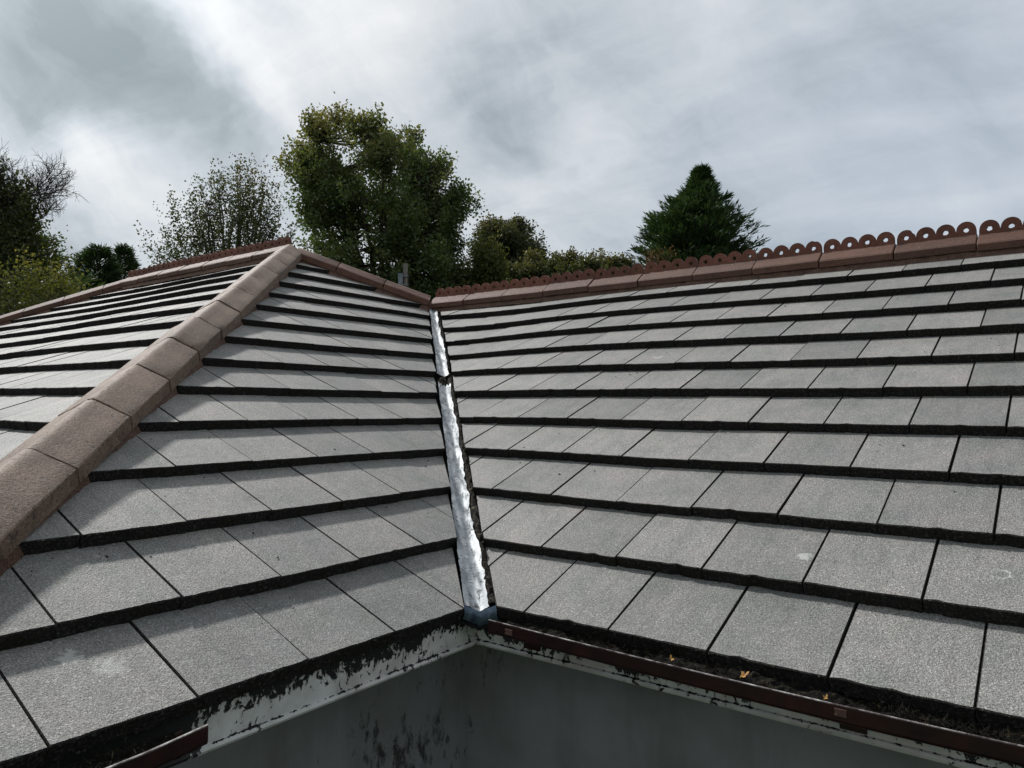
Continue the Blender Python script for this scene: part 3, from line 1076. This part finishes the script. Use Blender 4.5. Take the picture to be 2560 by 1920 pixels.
# ---- walls and soffit
WS = 0.30
WALLS = [((-WS, WS), (3.6, WS)), ((-WS, WS), (-WS, -UC + WS)), ((-WS, -UC + WS), (XL - H + WS, -UC + WS)),
         ((XL - H + WS, -UC + WS), (XL - H + WS, 2 * D - WS)), ((XL - H + WS, 2 * D - WS), (3.6, 2 * D - WS)), ((3.6, 2 * D - WS), (3.6, WS))]
for (a, b) in WALLS:
    V = [(a[0], a[1], ZG - 0.1), (b[0], b[1], ZG - 0.1), (b[0], b[1], -0.10), (a[0], a[1], -0.10)]
    obj("wall", V, [(0, 1, 2, 3)], m_wall, house)
V = [(3.6, D, D * tp), (3.6, 0.06, -0.1), (3.6, 2 * D - 0.06, -0.1)]
obj("gable_wall", V, [(0, 1, 2)], m_wall, house)
zs = -0.125
for (x0, x1, y0, y1) in [(-WS - 0.02, 3.6, FS + 0.023, WS + 0.02), (-WS - 0.02, -FS - 0.023, -UC + WS, FS + 0.022), (XL - H + WS, -FS - 0.03, -UC + FS + 0.021, -UC + WS - 0.001)]:
    obj("soffit", [(x0, y0, zs), (x1, y0, zs), (x1, y1, zs), (x0, y1, zs)], [(0, 1, 2, 3)], m_wall, house)

# ---- gutters
GUT = [(0.001, 0.0), (-0.004, 0.0005), (-0.006, -0.003), (-0.006, -0.034), (-0.003, -0.040), (0.010, -0.046), (0.050, -0.049), (0.085, -0.048), (0.098, -0.045), (0.100, -0.036),
       (0.096, -0.036), (0.094, -0.041), (0.083, -0.044), (0.050, -0.045), (0.012, -0.042), (0.000, -0.036), (-0.002, -0.032), (-0.001, -0.004)]


def gutter(axis, a0, a1, rim, zrim, dirn):
    """rim: distance of the front rim in front of the tile edge"""
    V, Fc = [], []
    n = max(2, int(abs(a1 - a0) / 0.12))
    m = len(GUT)
    for i in range(n + 1):
        f = i / n
        s = a0 + (a1 - a0) * f
        zz = zrim - 0.012 * math.sin(math.pi * min(1, f * 1.9)) - 0.004 * f
        for (o_, z) in GUT:
            V.append((s, -rim + o_, zz + z) if axis == "x" else (rim - o_, s, zz + z))
    for i in range(n):
        for k in range(m):
            k2 = (k + 1) % m
            Fc.append((i * m + k, i * m + k2, (i + 1) * m + k2, (i + 1) * m + k) if dirn > 0 else (i * m + k2, i * m + k, (i + 1) * m + k, (i + 1) * m + k2))
    return obj("gutter", V, Fc, m_gutter, house)


gut_r = gutter("x", 0.110, 3.6, 0.080, -0.016, 1)
gut_l = gutter("y", -1.010, -UC, 0.092, -0.026, -1)


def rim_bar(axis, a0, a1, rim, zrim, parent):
    """pale bar along the gutter top edge, its glint put into the colour"""
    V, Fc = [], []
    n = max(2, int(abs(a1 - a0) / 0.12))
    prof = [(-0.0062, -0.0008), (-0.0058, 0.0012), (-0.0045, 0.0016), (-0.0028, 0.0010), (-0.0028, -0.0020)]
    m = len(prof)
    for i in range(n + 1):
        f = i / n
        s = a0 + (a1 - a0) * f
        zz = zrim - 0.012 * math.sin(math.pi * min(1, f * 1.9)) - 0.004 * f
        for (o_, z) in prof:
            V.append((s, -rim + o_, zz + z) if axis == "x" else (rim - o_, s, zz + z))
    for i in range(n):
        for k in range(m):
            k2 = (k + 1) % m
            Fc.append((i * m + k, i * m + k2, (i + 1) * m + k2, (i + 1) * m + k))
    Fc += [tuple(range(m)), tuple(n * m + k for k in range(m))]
    return obj("pale_glint_gutter_rim", V, Fc, m_rim, parent)


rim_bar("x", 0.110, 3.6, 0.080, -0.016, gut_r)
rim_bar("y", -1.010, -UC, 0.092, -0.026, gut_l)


def clip_tab(s, rim, zrim, parent):
    mb = MB()
    mb.box(s - 0.013, s + 0.013, -rim - 0.0105, -rim - 0.0055, zrim - 0.014, zrim - 0.009)
    mb.box(s - 0.012, s + 0.012, -rim - 0.0090, -rim - 0.0055, zrim - 0.021, zrim - 0.014)
    mb.box(s - 0.013, s + 0.013, -rim - 0.0110, -rim - 0.0055, zrim - 0.025, zrim - 0.021)
    mb.build("clip", m_clip, parent)
    MB().box(s - 0.03, s + 0.03, FS - 0.010, FS - 0.002, zrim - 0.100, zrim - 0.03).build("bracket_plate", m_gutter, parent)


clip_tab(0.190, 0.080, -0.021, gut_r)
clip_tab(1.130, 0.080, -0.027, gut_r)


# debris lying in the gutters
def debris(axis, a0, a1, rim, zrim, seed, dens):
    rn = random.Random(seed)
    mb = MB()
    n = int(abs(a1 - a0) / 0.012)
    V, Fc = [], []
    NC = 8
    for i in range(n + 1):
        s = a0 + (a1 - a0) * i / n
        for j in range(NC + 1):
            f = j / NC
            o_ = 0.006 + f * 0.090
            lev = (-0.026 if axis == "x" else -0.042) + 0.008 * math.sin(s * 9) + 0.012 * f + (0.006 * math.sin(s * 31 + f * 7))
            lev += rn.uniform(-.006, .006)
            if s < 0.35 and axis == "x":
                lev -= 0.012 * (0.35 - s) / 0.3
            V.append((s, -rim + o_, zrim + lev) if axis == "x" else (rim - o_, s, zrim + lev))
    for i in range(n):
        for j in range(NC):
            a = i * (NC + 1) + j
            Fc.append((a, a + 1, a + NC + 2, a + NC + 1) if axis == "x" else (a + 1, a, a + NC + 1, a + NC + 2))
    mb.add(V, Fc)
    # sprigs of moss and twigs
    cl = [rn.uniform(a0, a1) for _ in range(12)]
    for _ in range(dens):
        s = rn.gauss(rn.choice(cl), 0.035) if rn.random() < 0.75 else rn.uniform(a0, a1)
        if s < min(a0, a1) + 0.03 or s > max(a0, a1) - 0.03 or (axis == "x" and s < 0.45):
            continue
        o_ = rn.uniform(0.012, 0.075)
        b = Vector((s, -rim + o_, zrim - 0.016)) if axis == "x" else Vector((rim - o_, s, zrim - 0.016))
        d = Vector((rn.gauss(0, 1), rn.gauss(0, 1), abs(rn.gauss(0.5, 0.7)))).normalized()
        ln = rn.uniform(0.010, 0.030)
        mb.tube([b, b + d * ln * 0.6, b + d * ln + Vector((rn.uniform(-.006, .006), rn.uniform(-.006, .006), 0))], [0.0016, 0.0013, 0.0006], 3)
    o = mb.build("gutter_debris", m_moss)
    return o


tag(debris("x", 0.125, 2.4, 0.080, -0.022, 4, 900), "brown moss and leaf litter lying in the right gutter", "leaf litter", kind="stuff")
tag(debris("y", -1.03, -UC, 0.092, -0.030, 6, 260), "dark moss and litter lying in the short left gutter", "leaf litter", kind="stuff")

# moss crumbs on the tiles
rn = random.Random(99)
mb = MB()
for _ in range(760):
    S = rn.choice((SR, SL, SL))
    if S is SR:
        u, s = rn.uniform(-2.6, 1.5), rn.uniform(0.02, 3.2)
        if u + s * cp < 0.1:
            continue
    else:
        u, s = rn.uniform(-1.8, 2.2), rn.uniform(0.02, 4.0)
        if u > s * cp - 0.1 or u < s * cp - UC + 0.2:
            continue
    f = s % G
    if rn.random() < 0.6:
        s = s - f + rn.uniform(0.6, 0.97) * G
        f = s % G
    n_ = -T * f / G + (sag_r(u, s) if S is SR else sag_l(u, s)) + 0.001
    q = S.at(u, s, n_)
    r = rn.choice((0.0008, 0.0011, 0.0014, 0.002, 0.0032))
    d = (S.U * rn.gauss(0, 1) + S.S * rn.gauss(0, 0.6)).normalized()
    e = S.N.cross(d)
    k = rn.uniform(1.0, 2.6)
    mb.add([q - d * r * k, q + e * r, q + d * r * k, q - e * r, q + S.N * r * 1.3], [(0, 1, 4), (1, 2, 4), (2, 3, 4), (3, 0, 4)])
o = mb.build("moss_crumbs", m_crumb, house)
o["kind"] = "stuff"


# curled yellow leaves caught in the right gutter
def fallen_leaf(x, y, z, size, rz, label):
    pts = [(0, 0), (0.25, 0.16), (0.30, 0.42), (0.55, 0.34), (0.52, 0.08), (0.85, 0.16), (1.0, 0.0), (0.82, -0.14), (0.5, -0.1), (0.55, -0.36), (0.28, -0.40), (0.22, -0.14)]
    V = [(a * size, b * size, size * (0.5 * (b * b) * 2 + 0.35 * a * a + 0.06 * math.sin(7 * a))) for a, b in pts]
    V.append((0.45 * size, 0, 0.02 * size))
    c = len(pts)
    Fc = [(i, (i + 1) % c, c) for i in range(c)]
    V2 = [(a, b, zz - 0.0006) for a, b, zz in V]
    Fc += [(i + c + 1, c + c + 1, (i + 1) % c + c + 1) for i in range(c)]
    o = obj("fallen_leaf", V + V2, Fc, m_yellow)
    o.location = (x, y, z)
    o.rotation_euler = (0.35, -0.3, rz)
    return tag(o, label, "leaf", "fallen leaves in the gutter")


fallen_leaf(0.885, -0.050, -0.030, 0.027, 0.5, "curled yellow leaf upright in the right gutter, the brightest one")
fallen_leaf(0.700, -0.046, -0.030, 0.019, 2.2, "small orange leaf nearest the silver valley in the right gutter")
fallen_leaf(1.085, -0.052, -0.036, 0.015, 1.2, "small pale leaf beside the gutter clip on the right")


# ---------------------------------------------------------------- vegetation
def interp(prof, z):
    zs_ = [q[0] for q in prof]
    return np.interp(z, zs_, [q[1] for q in prof]), np.interp(z, zs_, [q[2] for q in prof])


def leaf_mesh(name, pos, dirs, length, width, tint, mat, parent, fold=0.25):
    """diamond leaves, one quad each, with a free orientation around dirs"""
    n = len(pos)
    dirs = dirs / np.maximum(np.linalg.norm(dirs, axis=1, keepdims=True), 1e-9)
    rndv = RNG.normal(size=(n, 3))
    side = np.cross(dirs, rndv)
    side /= np.maximum(np.linalg.norm(side, axis=1, keepdims=True), 1e-9)
    ln = (length * RNG.uniform(0.6, 1.25, n))[:, None]
    wd_ = (width * RNG.uniform(0.6, 1.25, n))[:, None]
    nrm = np.cross(dirs, side)
    V = np.empty((n, 4, 3), np.float32)
    V[:, 0] = pos
    V[:, 1] = pos + dirs * ln * 0.5 + side * wd_ * 0.5 + nrm * wd_ * fold
    V[:, 2] = pos + dirs * ln
    V[:, 3] = pos + dirs * ln * 0.5 - side * wd_ * 0.5 + nrm * wd_ * fold
    me = bpy.data.meshes.new(name)
    me.vertices.add(n * 4)
    me.vertices.foreach_set("co", V.reshape(-1))
    me.loops.add(n * 4)
    me.loops.foreach_set("vertex_index", np.arange(n * 4, dtype=np.int32))
    me.polygons.add(n)
    me.polygons.foreach_set("loop_start", np.arange(0, n * 4, 4, dtype=np.int32))
    me.polygons.foreach_set("loop_total", np.full(n, 4, np.int32))
    at = me.attributes.new("tint", "FLOAT", "POINT")
    at.data.foreach_set("value", np.repeat(tint.astype(np.float32), 4))
    me.materials.append(mat)
    me.update(calc_edges=True)
    return link(bpy.data.objects.new(name, me), parent)


def broad_tree(name, label, cat, base, az, prof, mat, tips=500, per=40, leaf=0.13, spread=0.42, limbs=8, fork=None, shell=0.55, group=None, trunk_r=0.22,
               low_thin=0.0, tint_top=0.5, seed=1, twig_r=0.012, upright=0.25, clump=0.0, lobes=0, lobe_r=0.8, stretch=1.0):
    global RNG
    RNG = np.random.default_rng(seed)
    root = empty(name, (base[0], base[1], ZG), rad(az - 90))
    tag(root, label, cat, group)
    zlo, zhi = prof[0][0], prof[-1][0]
    fork = fork if fork is not None else zlo * 0.75
    # tips of twigs inside the crown
    P_ = []
    wts = np.array([q[2] for q in prof])
    while len(P_) < tips:
        z = RNG.uniform(zlo, zhi)
        off, r = interp(prof, z)
        if RNG.random() > (r / wts.max()) ** 1.1 + 0.03:
            continue
        th = RNG.uniform(0, 2 * math.pi)
        q = RNG.random() ** (shell)
        if low_thin and z < zlo + (zhi - zlo) * 0.62 and q < 0.72 and RNG.random() < low_thin:
            continue
        x, y = off + r * q * math.cos(th), r * q * math.sin(th)
        if clump and math.sin(x * 1.9 + 1.3 * y + seed) * math.sin(y * 1.7 + z * 1.5) * math.sin(z * 1.9 + 0.8 * x) < -clump * RNG.random():
            continue
        P_.append((x, y, z))
    P_ = np.array(P_)
    lobe_of = RNG.integers(0, 40, len(P_))
    if lobes:
        # leafy clumps: most twigs gather round a limited number of boughs
        cs = []
        while len(cs) < lobes:
            z = RNG.uniform(zlo, zhi)
            off, r = interp(prof, z)
            if RNG.random() > (r / wts.max()) ** 0.8 + 0.05:
                continue
            th = RNG.uniform(0, 2 * math.pi)
            q = RNG.random() ** 0.30
            if low_thin and q < 0.75 and z < zlo + (zhi - zlo) * 0.7 and RNG.random() < low_thin:
                continue
            rr = max(r - lobe_r * 0.62, 0.1)
            cs.append((off + rr * q * math.cos(th), rr * q * math.sin(th), min(z, zhi - lobe_r * 0.55)))
        cs = np.array(cs)
        ci = RNG.integers(0, lobes, len(P_))
        sz = RNG.uniform(0.4, 1.3, lobes)[ci][:, None]
        d_ = RNG.normal(size=P_.shape)
        d_ /= np.linalg.norm(d_, axis=1, keepdims=True)
        PL = cs[ci] + d_ * (RNG.random(len(P_)) ** 0.45)[:, None] * lobe_r * sz * np.array([1, 1, 0.72])
        keep = RNG.random(len(P_)) < 0.84
        P_ = np.where(keep[:, None], PL, P_)
        lobe_of = ci
    # trunk and limbs
    tk = MB()
    ox, _ = interp(prof, zlo)
    top = Vector((float(ox) * 0.3, 0, fork))
    tk.tube([(0, 0, 0), (0.03, 0.02, fork * 0.5), top], [trunk_r * 1.25, trunk_r, trunk_r * 0.9], 8)
    nodes = []
    for l in range(limbs):
        tgt = P_[RNG.integers(len(P_))]
        th = 2 * math.pi * l / limbs + RNG.uniform(-.3, .3)
        zt = zlo + (zhi - zlo) * RNG.uniform(0.55, 0.93)
        off, r = interp(prof, zt)
        e = Vector((float(off + r * 0.62 * math.cos(th)), float(r * 0.62 * math.sin(th)), float(zt)))
        m1 = top.lerp(e, 0.4) + Vector((0, 0, (e.z - top.z) * 0.12))
        pts = []
        for k in range(7):
            f = k / 6
            q = top * (1 - f) ** 2 + m1 * 2 * f * (1 - f) + e * f * f
            q = q + Vector((RNG.normal(0, .06), RNG.normal(0, .06), 0)) * (1 if 0 < k < 6 else 0)
            pts.append(q)
            if k > 0:
                nodes.append((q, trunk_r * (0.55 - 0.42 * f)))
        tk.tube(pts, [trunk_r * (0.55 - 0.45 * k / 6) for k in range(7)], 5)
    NP = np.array([tuple(q[0]) for q in nodes])
    twig = tk
    for q in P_:
        d = np.linalg.norm((NP - q) * np.array([1, 1, 1.0]) + np.array([0, 0, 1]) * np.maximum(NP[:, 2:3] - q[2], 0) * 1.5, axis=1)
        k = int(np.argmin(d))
        a = Vector(NP[k])
        b = Vector(q)
        mid = a.lerp(b, 0.5) + Vector((RNG.normal(0, .07), RNG.normal(0, .07), -0.06 * (b - a).length))
        twig.tube([a, mid, b], [min(twig_r * 2.2, nodes[k][1]), twig_r * 1.4, twig_r * 0.5], 3)
    tk.build("trunk", m_bark, root)
    # leaves
    n = tips * per
    ti = np.repeat(np.arange(tips), per)
    ax = P_ - np.array([float(ox), 0, fork + 1.0])
    ax /= np.linalg.norm(ax, axis=1, keepdims=True)
    ax[:, 2] += upright
    along = (RNG.uniform(-1.3, 0.9, n) * stretch)[:, None]
    pos = P_[ti] + ax[ti] * along * spread * 0.9 + RNG.normal(size=(n, 3)) * spread * np.array([0.52, 0.52, 0.42]) / max(1.0, stretch * 0.7)
    dirs = RNG.normal(size=(n, 3)) + ax[ti] * 0.6 + np.array([0, 0, -0.25])
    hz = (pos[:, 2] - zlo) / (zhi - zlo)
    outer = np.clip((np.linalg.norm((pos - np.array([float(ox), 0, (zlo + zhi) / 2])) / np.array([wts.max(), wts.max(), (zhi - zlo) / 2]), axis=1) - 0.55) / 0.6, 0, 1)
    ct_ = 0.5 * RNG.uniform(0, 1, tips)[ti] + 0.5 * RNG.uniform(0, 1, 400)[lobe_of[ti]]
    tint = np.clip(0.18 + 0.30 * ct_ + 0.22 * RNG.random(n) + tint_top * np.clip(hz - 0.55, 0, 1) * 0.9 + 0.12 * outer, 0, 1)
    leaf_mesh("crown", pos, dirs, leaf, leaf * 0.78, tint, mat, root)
    return root


def conifer(name, label, base, az, prof, mat, n_br=220, sprays=70, seed=1, spray=0.30, droop=0.25, tilt=0.35, thin=None, group=None, trunk_r=0.2):
    global RNG
    RNG = np.random.default_rng(seed)
    root = empty(name, (base[0], base[1], ZG), rad(az - 90))
    tag(root, label, "tree", group)
    zlo, zhi = prof[0][0], prof[-1][0]
    ox, _ = interp(prof, zhi)
    tk = MB()
    o0, _ = interp(prof, zlo)
    tk.tube([(float(o0) * 0.2, 0, 0), (float(o0), 0, zlo), (float((o0 + ox) / 2), 0, (zlo + zhi) / 2), (float(ox), 0, zhi - 0.1)], [trunk_r, trunk_r * .7, trunk_r * .42, 0.02], 6)
    POS, DIR, TN = [], [], []
    for b in range(n_br):
        z = zlo + (zhi - zlo) * (RNG.random() ** 0.72)
        off, r = interp(prof, z)
        th = RNG.uniform(0, 2 * math.pi)
        if thin and thin(th, (z - zlo) / (zhi - zlo)) > RNG.random():
            continue
        L = float(r) * RNG.uniform(0.58, 1.24) + 0.05
        hd = np.array([math.cos(th), math.sin(th), 0])
        o_ = np.array([float(off) * 0.6 + float(o0) * 0.4 * 0, 0, z - tilt * L])
        nseg = 6
        pts = []
        for k in range(nseg + 1):
            f = k / nseg
            q = o_ + hd * L * f + np.array([float(off) * 0.4 * f, 0, tilt * L * f * (1 + droop * f) + RNG.normal(0, .02)])
            pts.append(q)
        tk.tube(pts, [0.03 * (1 - 0.8 * k / nseg) * min(1, L) + 0.004 for k in range(nseg + 1)], 3)
        m = int(sprays * (0.35 + 0.65 * L / max(q_[2] for q_ in prof)))
        f = RNG.uniform(0.25, 1.02, m) ** 0.8
        c = o_ + hd * L * f[:, None] + np.stack([float(off) * 0.4 * f, 0 * f, tilt * L * f * (1 + droop * f)], -1)
        wdt = 0.16 * L * (1.15 - f) + 0.05
        sd = np.array([-hd[1], hd[0], 0])
        sgn = RNG.normal(size=m)
        c = c + sd * (sgn * wdt)[:, None] + RNG.normal(size=(m, 3)) * 0.05
        d = hd * 0.9 + sd * (sgn * 0.55)[:, None] + np.array([0, 0, tilt + 0.25]) + RNG.normal(size=(m, 3)) * 0.30
        POS.append(c)
        DIR.append(d)
        TN.append(np.clip(0.15 + 0.35 * f + RNG.random() * 0.3 + 0.2 * RNG.random(m), 0, 1))
    tk.build("trunk", m_bark, root)
    leaf_mesh("crown", np.concatenate(POS), np.concatenate(DIR), spray, spray * 0.17, np.concatenate(TN), mat, root, fold=0.1)
    return root


MAPLE = [(6.6, 0.45, 3.5), (7.98, 0.45, 3.75), (9.08, 0.5, 3.85), (9.81, 0.36, 3.78), (10.53, 0.16, 3.8), (11.19, 0.08, 3.87), (11.8, 0.14, 4.0), (12.34, 0.15, 4.1), (12.87, 0.15, 4.15), (13.53, -0.05, 4.05),
         (14.17, -0.41, 3.85), (14.82, -0.62, 3.5), (15.4, -0.9, 3.05), (15.85, -1.4, 2.3), (16.2, -1.7, 1.6)]
broad_tree("maple_tree", "largest tree, a round dense maple with browning, sunlit-toned top behind the roof apex", "tree", (-23.4, 21.22), 137.21, MAPLE, m_maple,
           tips=2200, per=46, leaf=0.145, spread=0.30, limbs=15, fork=6.2, shell=0.5, trunk_r=0.30, low_thin=0.35, tint_top=0.62, seed=41, lobes=150, lobe_r=0.85, twig_r=0.016)  # crown top: autumn tint, with its sunlit tone put into the colour too
BIRCH = [(6.2, -0.2, 1.9), (7.47, -0.3, 2.1), (8.26, -0.40, 2.25), (8.92, -0.46, 2.25), (9.32, -0.39, 2.0), (9.76, -0.05, 1.6), (10.24, 0.1, 1.3), (10.77, 0.3, 0.9), (11.1, 0.25, 0.5)]
broad_tree("birch_tree", "loose airy birch with upswept twigs left of the big maple", "tree", (-20.41, 12.04), 147.63, BIRCH, m_birch,
           tips=430, per=54, leaf=0.088, spread=0.23, limbs=22, fork=4.6, shell=0.48, trunk_r=0.13, tint_top=0.5, seed=42, twig_r=0.008, upright=0.6, stretch=2.4)
OAK = [(9.2, 0.05, 2.7), (10.22, 0.08, 2.82), (11.73, 0.07, 2.82), (12.99, -0.02, 2.61), (13.75, -0.16, 2.3), (14.51, -0.38, 1.75), (14.9, -0.31, 1.0)]
broad_tree("oak_tree", "dark rounded tree just right of the big maple", "tree", (-26.24, 34.78), 127.16, OAK, m_oak, tips=900, per=60, leaf=0.16, spread=0.32, limbs=9, fork=8.6, shell=0.5, lobes=85, lobe_r=0.75,
           seed=43, tint_top=0.3, clump=0.4)
B1 = [(7.5, -0.1, 2.4), (9.03, -0.11, 2.4), (10.37, -0.11, 2.35), (11.05, 0.1, 2.0), (11.5, 0.3, 1.5), (11.8, 0.3, 0.9)]
broad_tree("bushy_tree", "low spreading bushy tree in front of the dark rounded tree", "tree", (-22.13, 31.59), 125.28, B1, m_hedge, tips=700, per=60, leaf=0.15, spread=0.28, lobes=60, lobe_r=0.55, fork=6.4, seed=44, group="bushy trees behind the right ridge")
B4 = [(6.4, 0, 1.3), (7.6, 0, 1.45), (8.6, 0.05, 1.4), (9.5, 0.0, 1.15), (10.2, 0.1, 0.8), (10.6, 0.2, 0.35)]
broad_tree("leafy_bush", "yellowish green bush low between the big maple and the dark rounded tree", "shrub", (-19.4, 23.8), 129.2, B4, m_lime, tips=420, per=50, leaf=0.13, spread=0.27, limbs=7, fork=5.6, seed=57, trunk_r=0.09, lobes=36, lobe_r=0.5, tint_top=0.1)
B2 = [(7.6, 0, 2.3), (9.31, 0, 2.3), (10.61, 0, 2.1), (11.27, 0, 1.7), (11.62, 0.11, 1.0)]
broad_tree("bushy_tree", "bushy tree midway between the dark rounded tree and the cypress", "tree", (-19.1, 32.38), 121.08, B2, m_hedge, tips=680, per=60, leaf=0.15, spread=0.28, lobes=54, lobe_r=0.55, fork=6.4, seed=45, group="bushy trees behind the right ridge")
B3 = [(7.5, -0.2, 1.6), (9.13, -0.22, 1.55), (9.98, -0.21, 1.4), (10.72, -0.11, 1.1), (11.05, 0, 0.6)]
broad_tree("bushy_tree", "smallest bushy tree, nearest to the cypress on its left", "tree", (-17.04, 32.41), 118.46, B3, m_hedge, tips=420, per=60, leaf=0.15, spread=0.26, lobes=30, lobe_r=0.5, fork=6.4, seed=46, group="bushy trees behind the right ridge")
CON = [(7.4, -0.2, 3.3), (8.89, -0.2, 3.25), (10.7, -0.16, 3.05), (11.22, -0.13, 2.8), (11.65, -0.15, 2.55), (12.23, -0.08, 2.3), (12.83, -0.15, 1.9), (13.64, -0.05, 1.2), (14.2, 0.02, 0.68), (14.7, 0.05, 0.30), (15.25, 0.08, 0.03)]
conifer("cypress_tree", "dark pointed cypress standing alone above the right ridge", (-13.02, 33.21), 112.55, CON, m_con, n_br=820, sprays=105, seed=51, spray=0.36,
        thin=lambda th, f: (0.55 if math.cos(th) > 0.55 and f > 0.25 else 0.0))
S1 = [(7.2, 0, 1.0), (8.5, 0, 1.0), (9.63, 0, 0.92), (10.28, 0.04, 0.75), (10.5, 0.09, 0.35)]
broad_tree("rusty_shrub", "rust brown shrub at the foot of the cypress", "shrub", (-13.65, 29.65), 115.73, S1, m_rust, tips=120, per=40, leaf=0.10, spread=0.26, fork=6.5, seed=47, trunk_r=0.08)
CA = [(5.5, 0, 1.25), (7.2, -0.08, 0.95), (7.91, -0.09, 0.74), (8.42, -0.08, 0.52), (8.7, -0.05, 0.3), (8.92, 0.0, 0.07)]
conifer("dark_conifer", "dark bushy conifer between the yellow-green shrub and the narrow conifer", (-25.93, 10.16), 156.33, CA, m_con, n_br=240, sprays=90, seed=52, spray=0.20, tilt=0.40, trunk_r=0.12, group="dark conifers beyond the far ridge end")
CB = [(5.6, 0, 0.9), (7.4, 0, 0.6), (8.0, 0, 0.48), (8.6, 0, 0.32), (8.97, 0, 0.16), (9.25, 0.02, 0.05)]
conifer("dark_conifer", "dark narrow conifer touching the left end of the cresting", (-26.51, 11.3), 154.84, CB, m_con, n_br=200, sprays=80, seed=53, spray=0.20, tilt=0.40, trunk_r=0.1, group="dark conifers beyond the far ridge end")
CC = [(5.0, 0, 1.9), (6.3, 0, 1.75), (7.0, 0.05, 1.5), (7.6, 0.05, 1.05), (8.1, 0, 0.6), (8.5, 0, 0.15)]
conifer("dark_conifer", "dark conifer behind the ivy-clad tree, its boughs jutting right", (-21.6, 5.9), 161.2, CC, m_con, n_br=170, sprays=60, seed=54, spray=0.36, tilt=0.45, trunk_r=0.14, group="dark conifers beyond the far ridge end")
# the ivy-clad tree at the left edge, bare twigs above
IVY = [(4.5, 0.0, 1.5), (5.94, 0.1, 1.45), (6.58, 0.14, 1.35), (7.02, 0.10, 1.22), (7.45, 0.02, 1.08), (7.9, -0.06, 0.92), (8.3, -0.2, 0.66), (8.6, -0.15, 0.25)]
ivy = broad_tree("ivy_clad_tree", "ivy-clad tree with bare curling twigs at the left edge", "tree", (-17.49, 4.25), 162.14, IVY, m_ivy, tips=520, per=46, leaf=0.085, spread=0.22, limbs=8, fork=4.0, seed=48, tint_top=0.1, clump=0.3)
rn = random.Random(61)
mb = MB()


def grow(q, d, ln, r, lvl):
    pts, rr = [q], [r]
    cur = Vector(q)
    dd = Vector(d)
    n = 4
    for k in range(n):
        dd = (dd + Vector((rn.gauss(0, .24), rn.gauss(0, .24), rn.gauss(0.05, .2)))).normalized()
        cur = cur + dd * ln / n
        pts.append(cur.copy())
        rr.append(r * (1 - 0.4 * (k + 1) / n))
    mb.tube(pts, rr, 3)
    if lvl > 0:
        for k in range(1, n + 1):
            for _ in range(2 if k < n else 3):
                a = Vector((rn.gauss(0, 1), rn.gauss(0, 1), rn.gauss(0.15, .8))).normalized()
                grow(pts[k], (dd * 0.75 + a * 0.8).normalized(), ln * rn.uniform(0.5, 0.72), r * 0.55, lvl - 1)


for k in range(7):
    x = -0.75 + 1.55 * k / 6
    grow(Vector((x * 0.8, rn.uniform(-.4, .4), rn.uniform(7.3, 7.8) - 0.5 * max(0, x))), Vector((x * 0.55, rn.uniform(-.3, .3), 1.0 - 0.30 * abs(x))).normalized(), 0.98 - 0.14 * max(0, x), 0.026, 3)
mb.build("bare_twigs", m_bark, ivy)
YS = [(2.8, 0.1, 1.3), (4.6, 0.1, 1.25), (5.05, 0.0, 1.15), (5.4, -0.05, 0.84), (5.65, 0.02, 0.55), (5.82, 0.12, 0.2)]
broad_tree("yellow_green_shrub", "yellow-green leafy shrub beyond the far left hip", "shrub", (-13.0, 3.35), 159.9, YS, m_lime, tips=380, per=44, leaf=0.065, spread=0.22, limbs=9, fork=2.6, seed=49, trunk_r=0.07, tint_top=0.35, twig_r=0.006)

# ---------------------------------------------------------------- utility pole and cable
az = rad(135.25)
px_, py_ = CAM.x + 28 * math.cos(az), CAM.y + 28 * math.sin(az)
pole = empty("utility_pole", (px_, py_, ZG), az - rad(90))
tag(pole, "grey wooden utility pole with small box in front of the maple", "pole")
MB().tube([(0, 0, 0), (0, 0, 4.5), (0, 0, 8.70)], [0.125, 0.105, 0.088], 12).build("post", m_pole, pole, smooth=True)
mb = MB().box(-0.27, -0.10, -0.17, 0.0, 7.80, 8.28).box(-0.285, -0.085, -0.185, 0.015, 8.28, 8.30)
mb.build("equipment_box", m_box, pole)
MB().box(-0.10, 0.10, -0.11, 0.11, 8.20, 8.24).box(-0.10, 0.10, -0.11, 0.11, 7.86, 7.90).build("strap", m_box, pole)
MB().tube([(0.125, -0.04, 6.5), (0.13, -0.04, 7.6), (0.12, -0.04, 8.25), (0.05, -0.06, 8.4)], [0.012] * 4, 5).build("riser_cable", m_wire, pole)
az2 = rad(162.3)
E_ = Vector((CAM.x + 24 * math.cos(az2), CAM.y + 24 * math.sin(az2), CAM.z + 24 * math.tan(rad(6.7))))
A_ = Vector((px_, py_, ZG + 8.38))
pts = []
for k in range(25):
    f = k / 24
    q = A_.lerp(E_, f)
    q.z -= 0.5 * math.sin(math.pi * f)
    pts.append(q)
tag(MB().tube(pts, [0.012] * 25, 4).build("overhead_cable", m_wire), "thin black overhead cable running left from the utility pole", "cable")

bpy.context.view_layer.update()
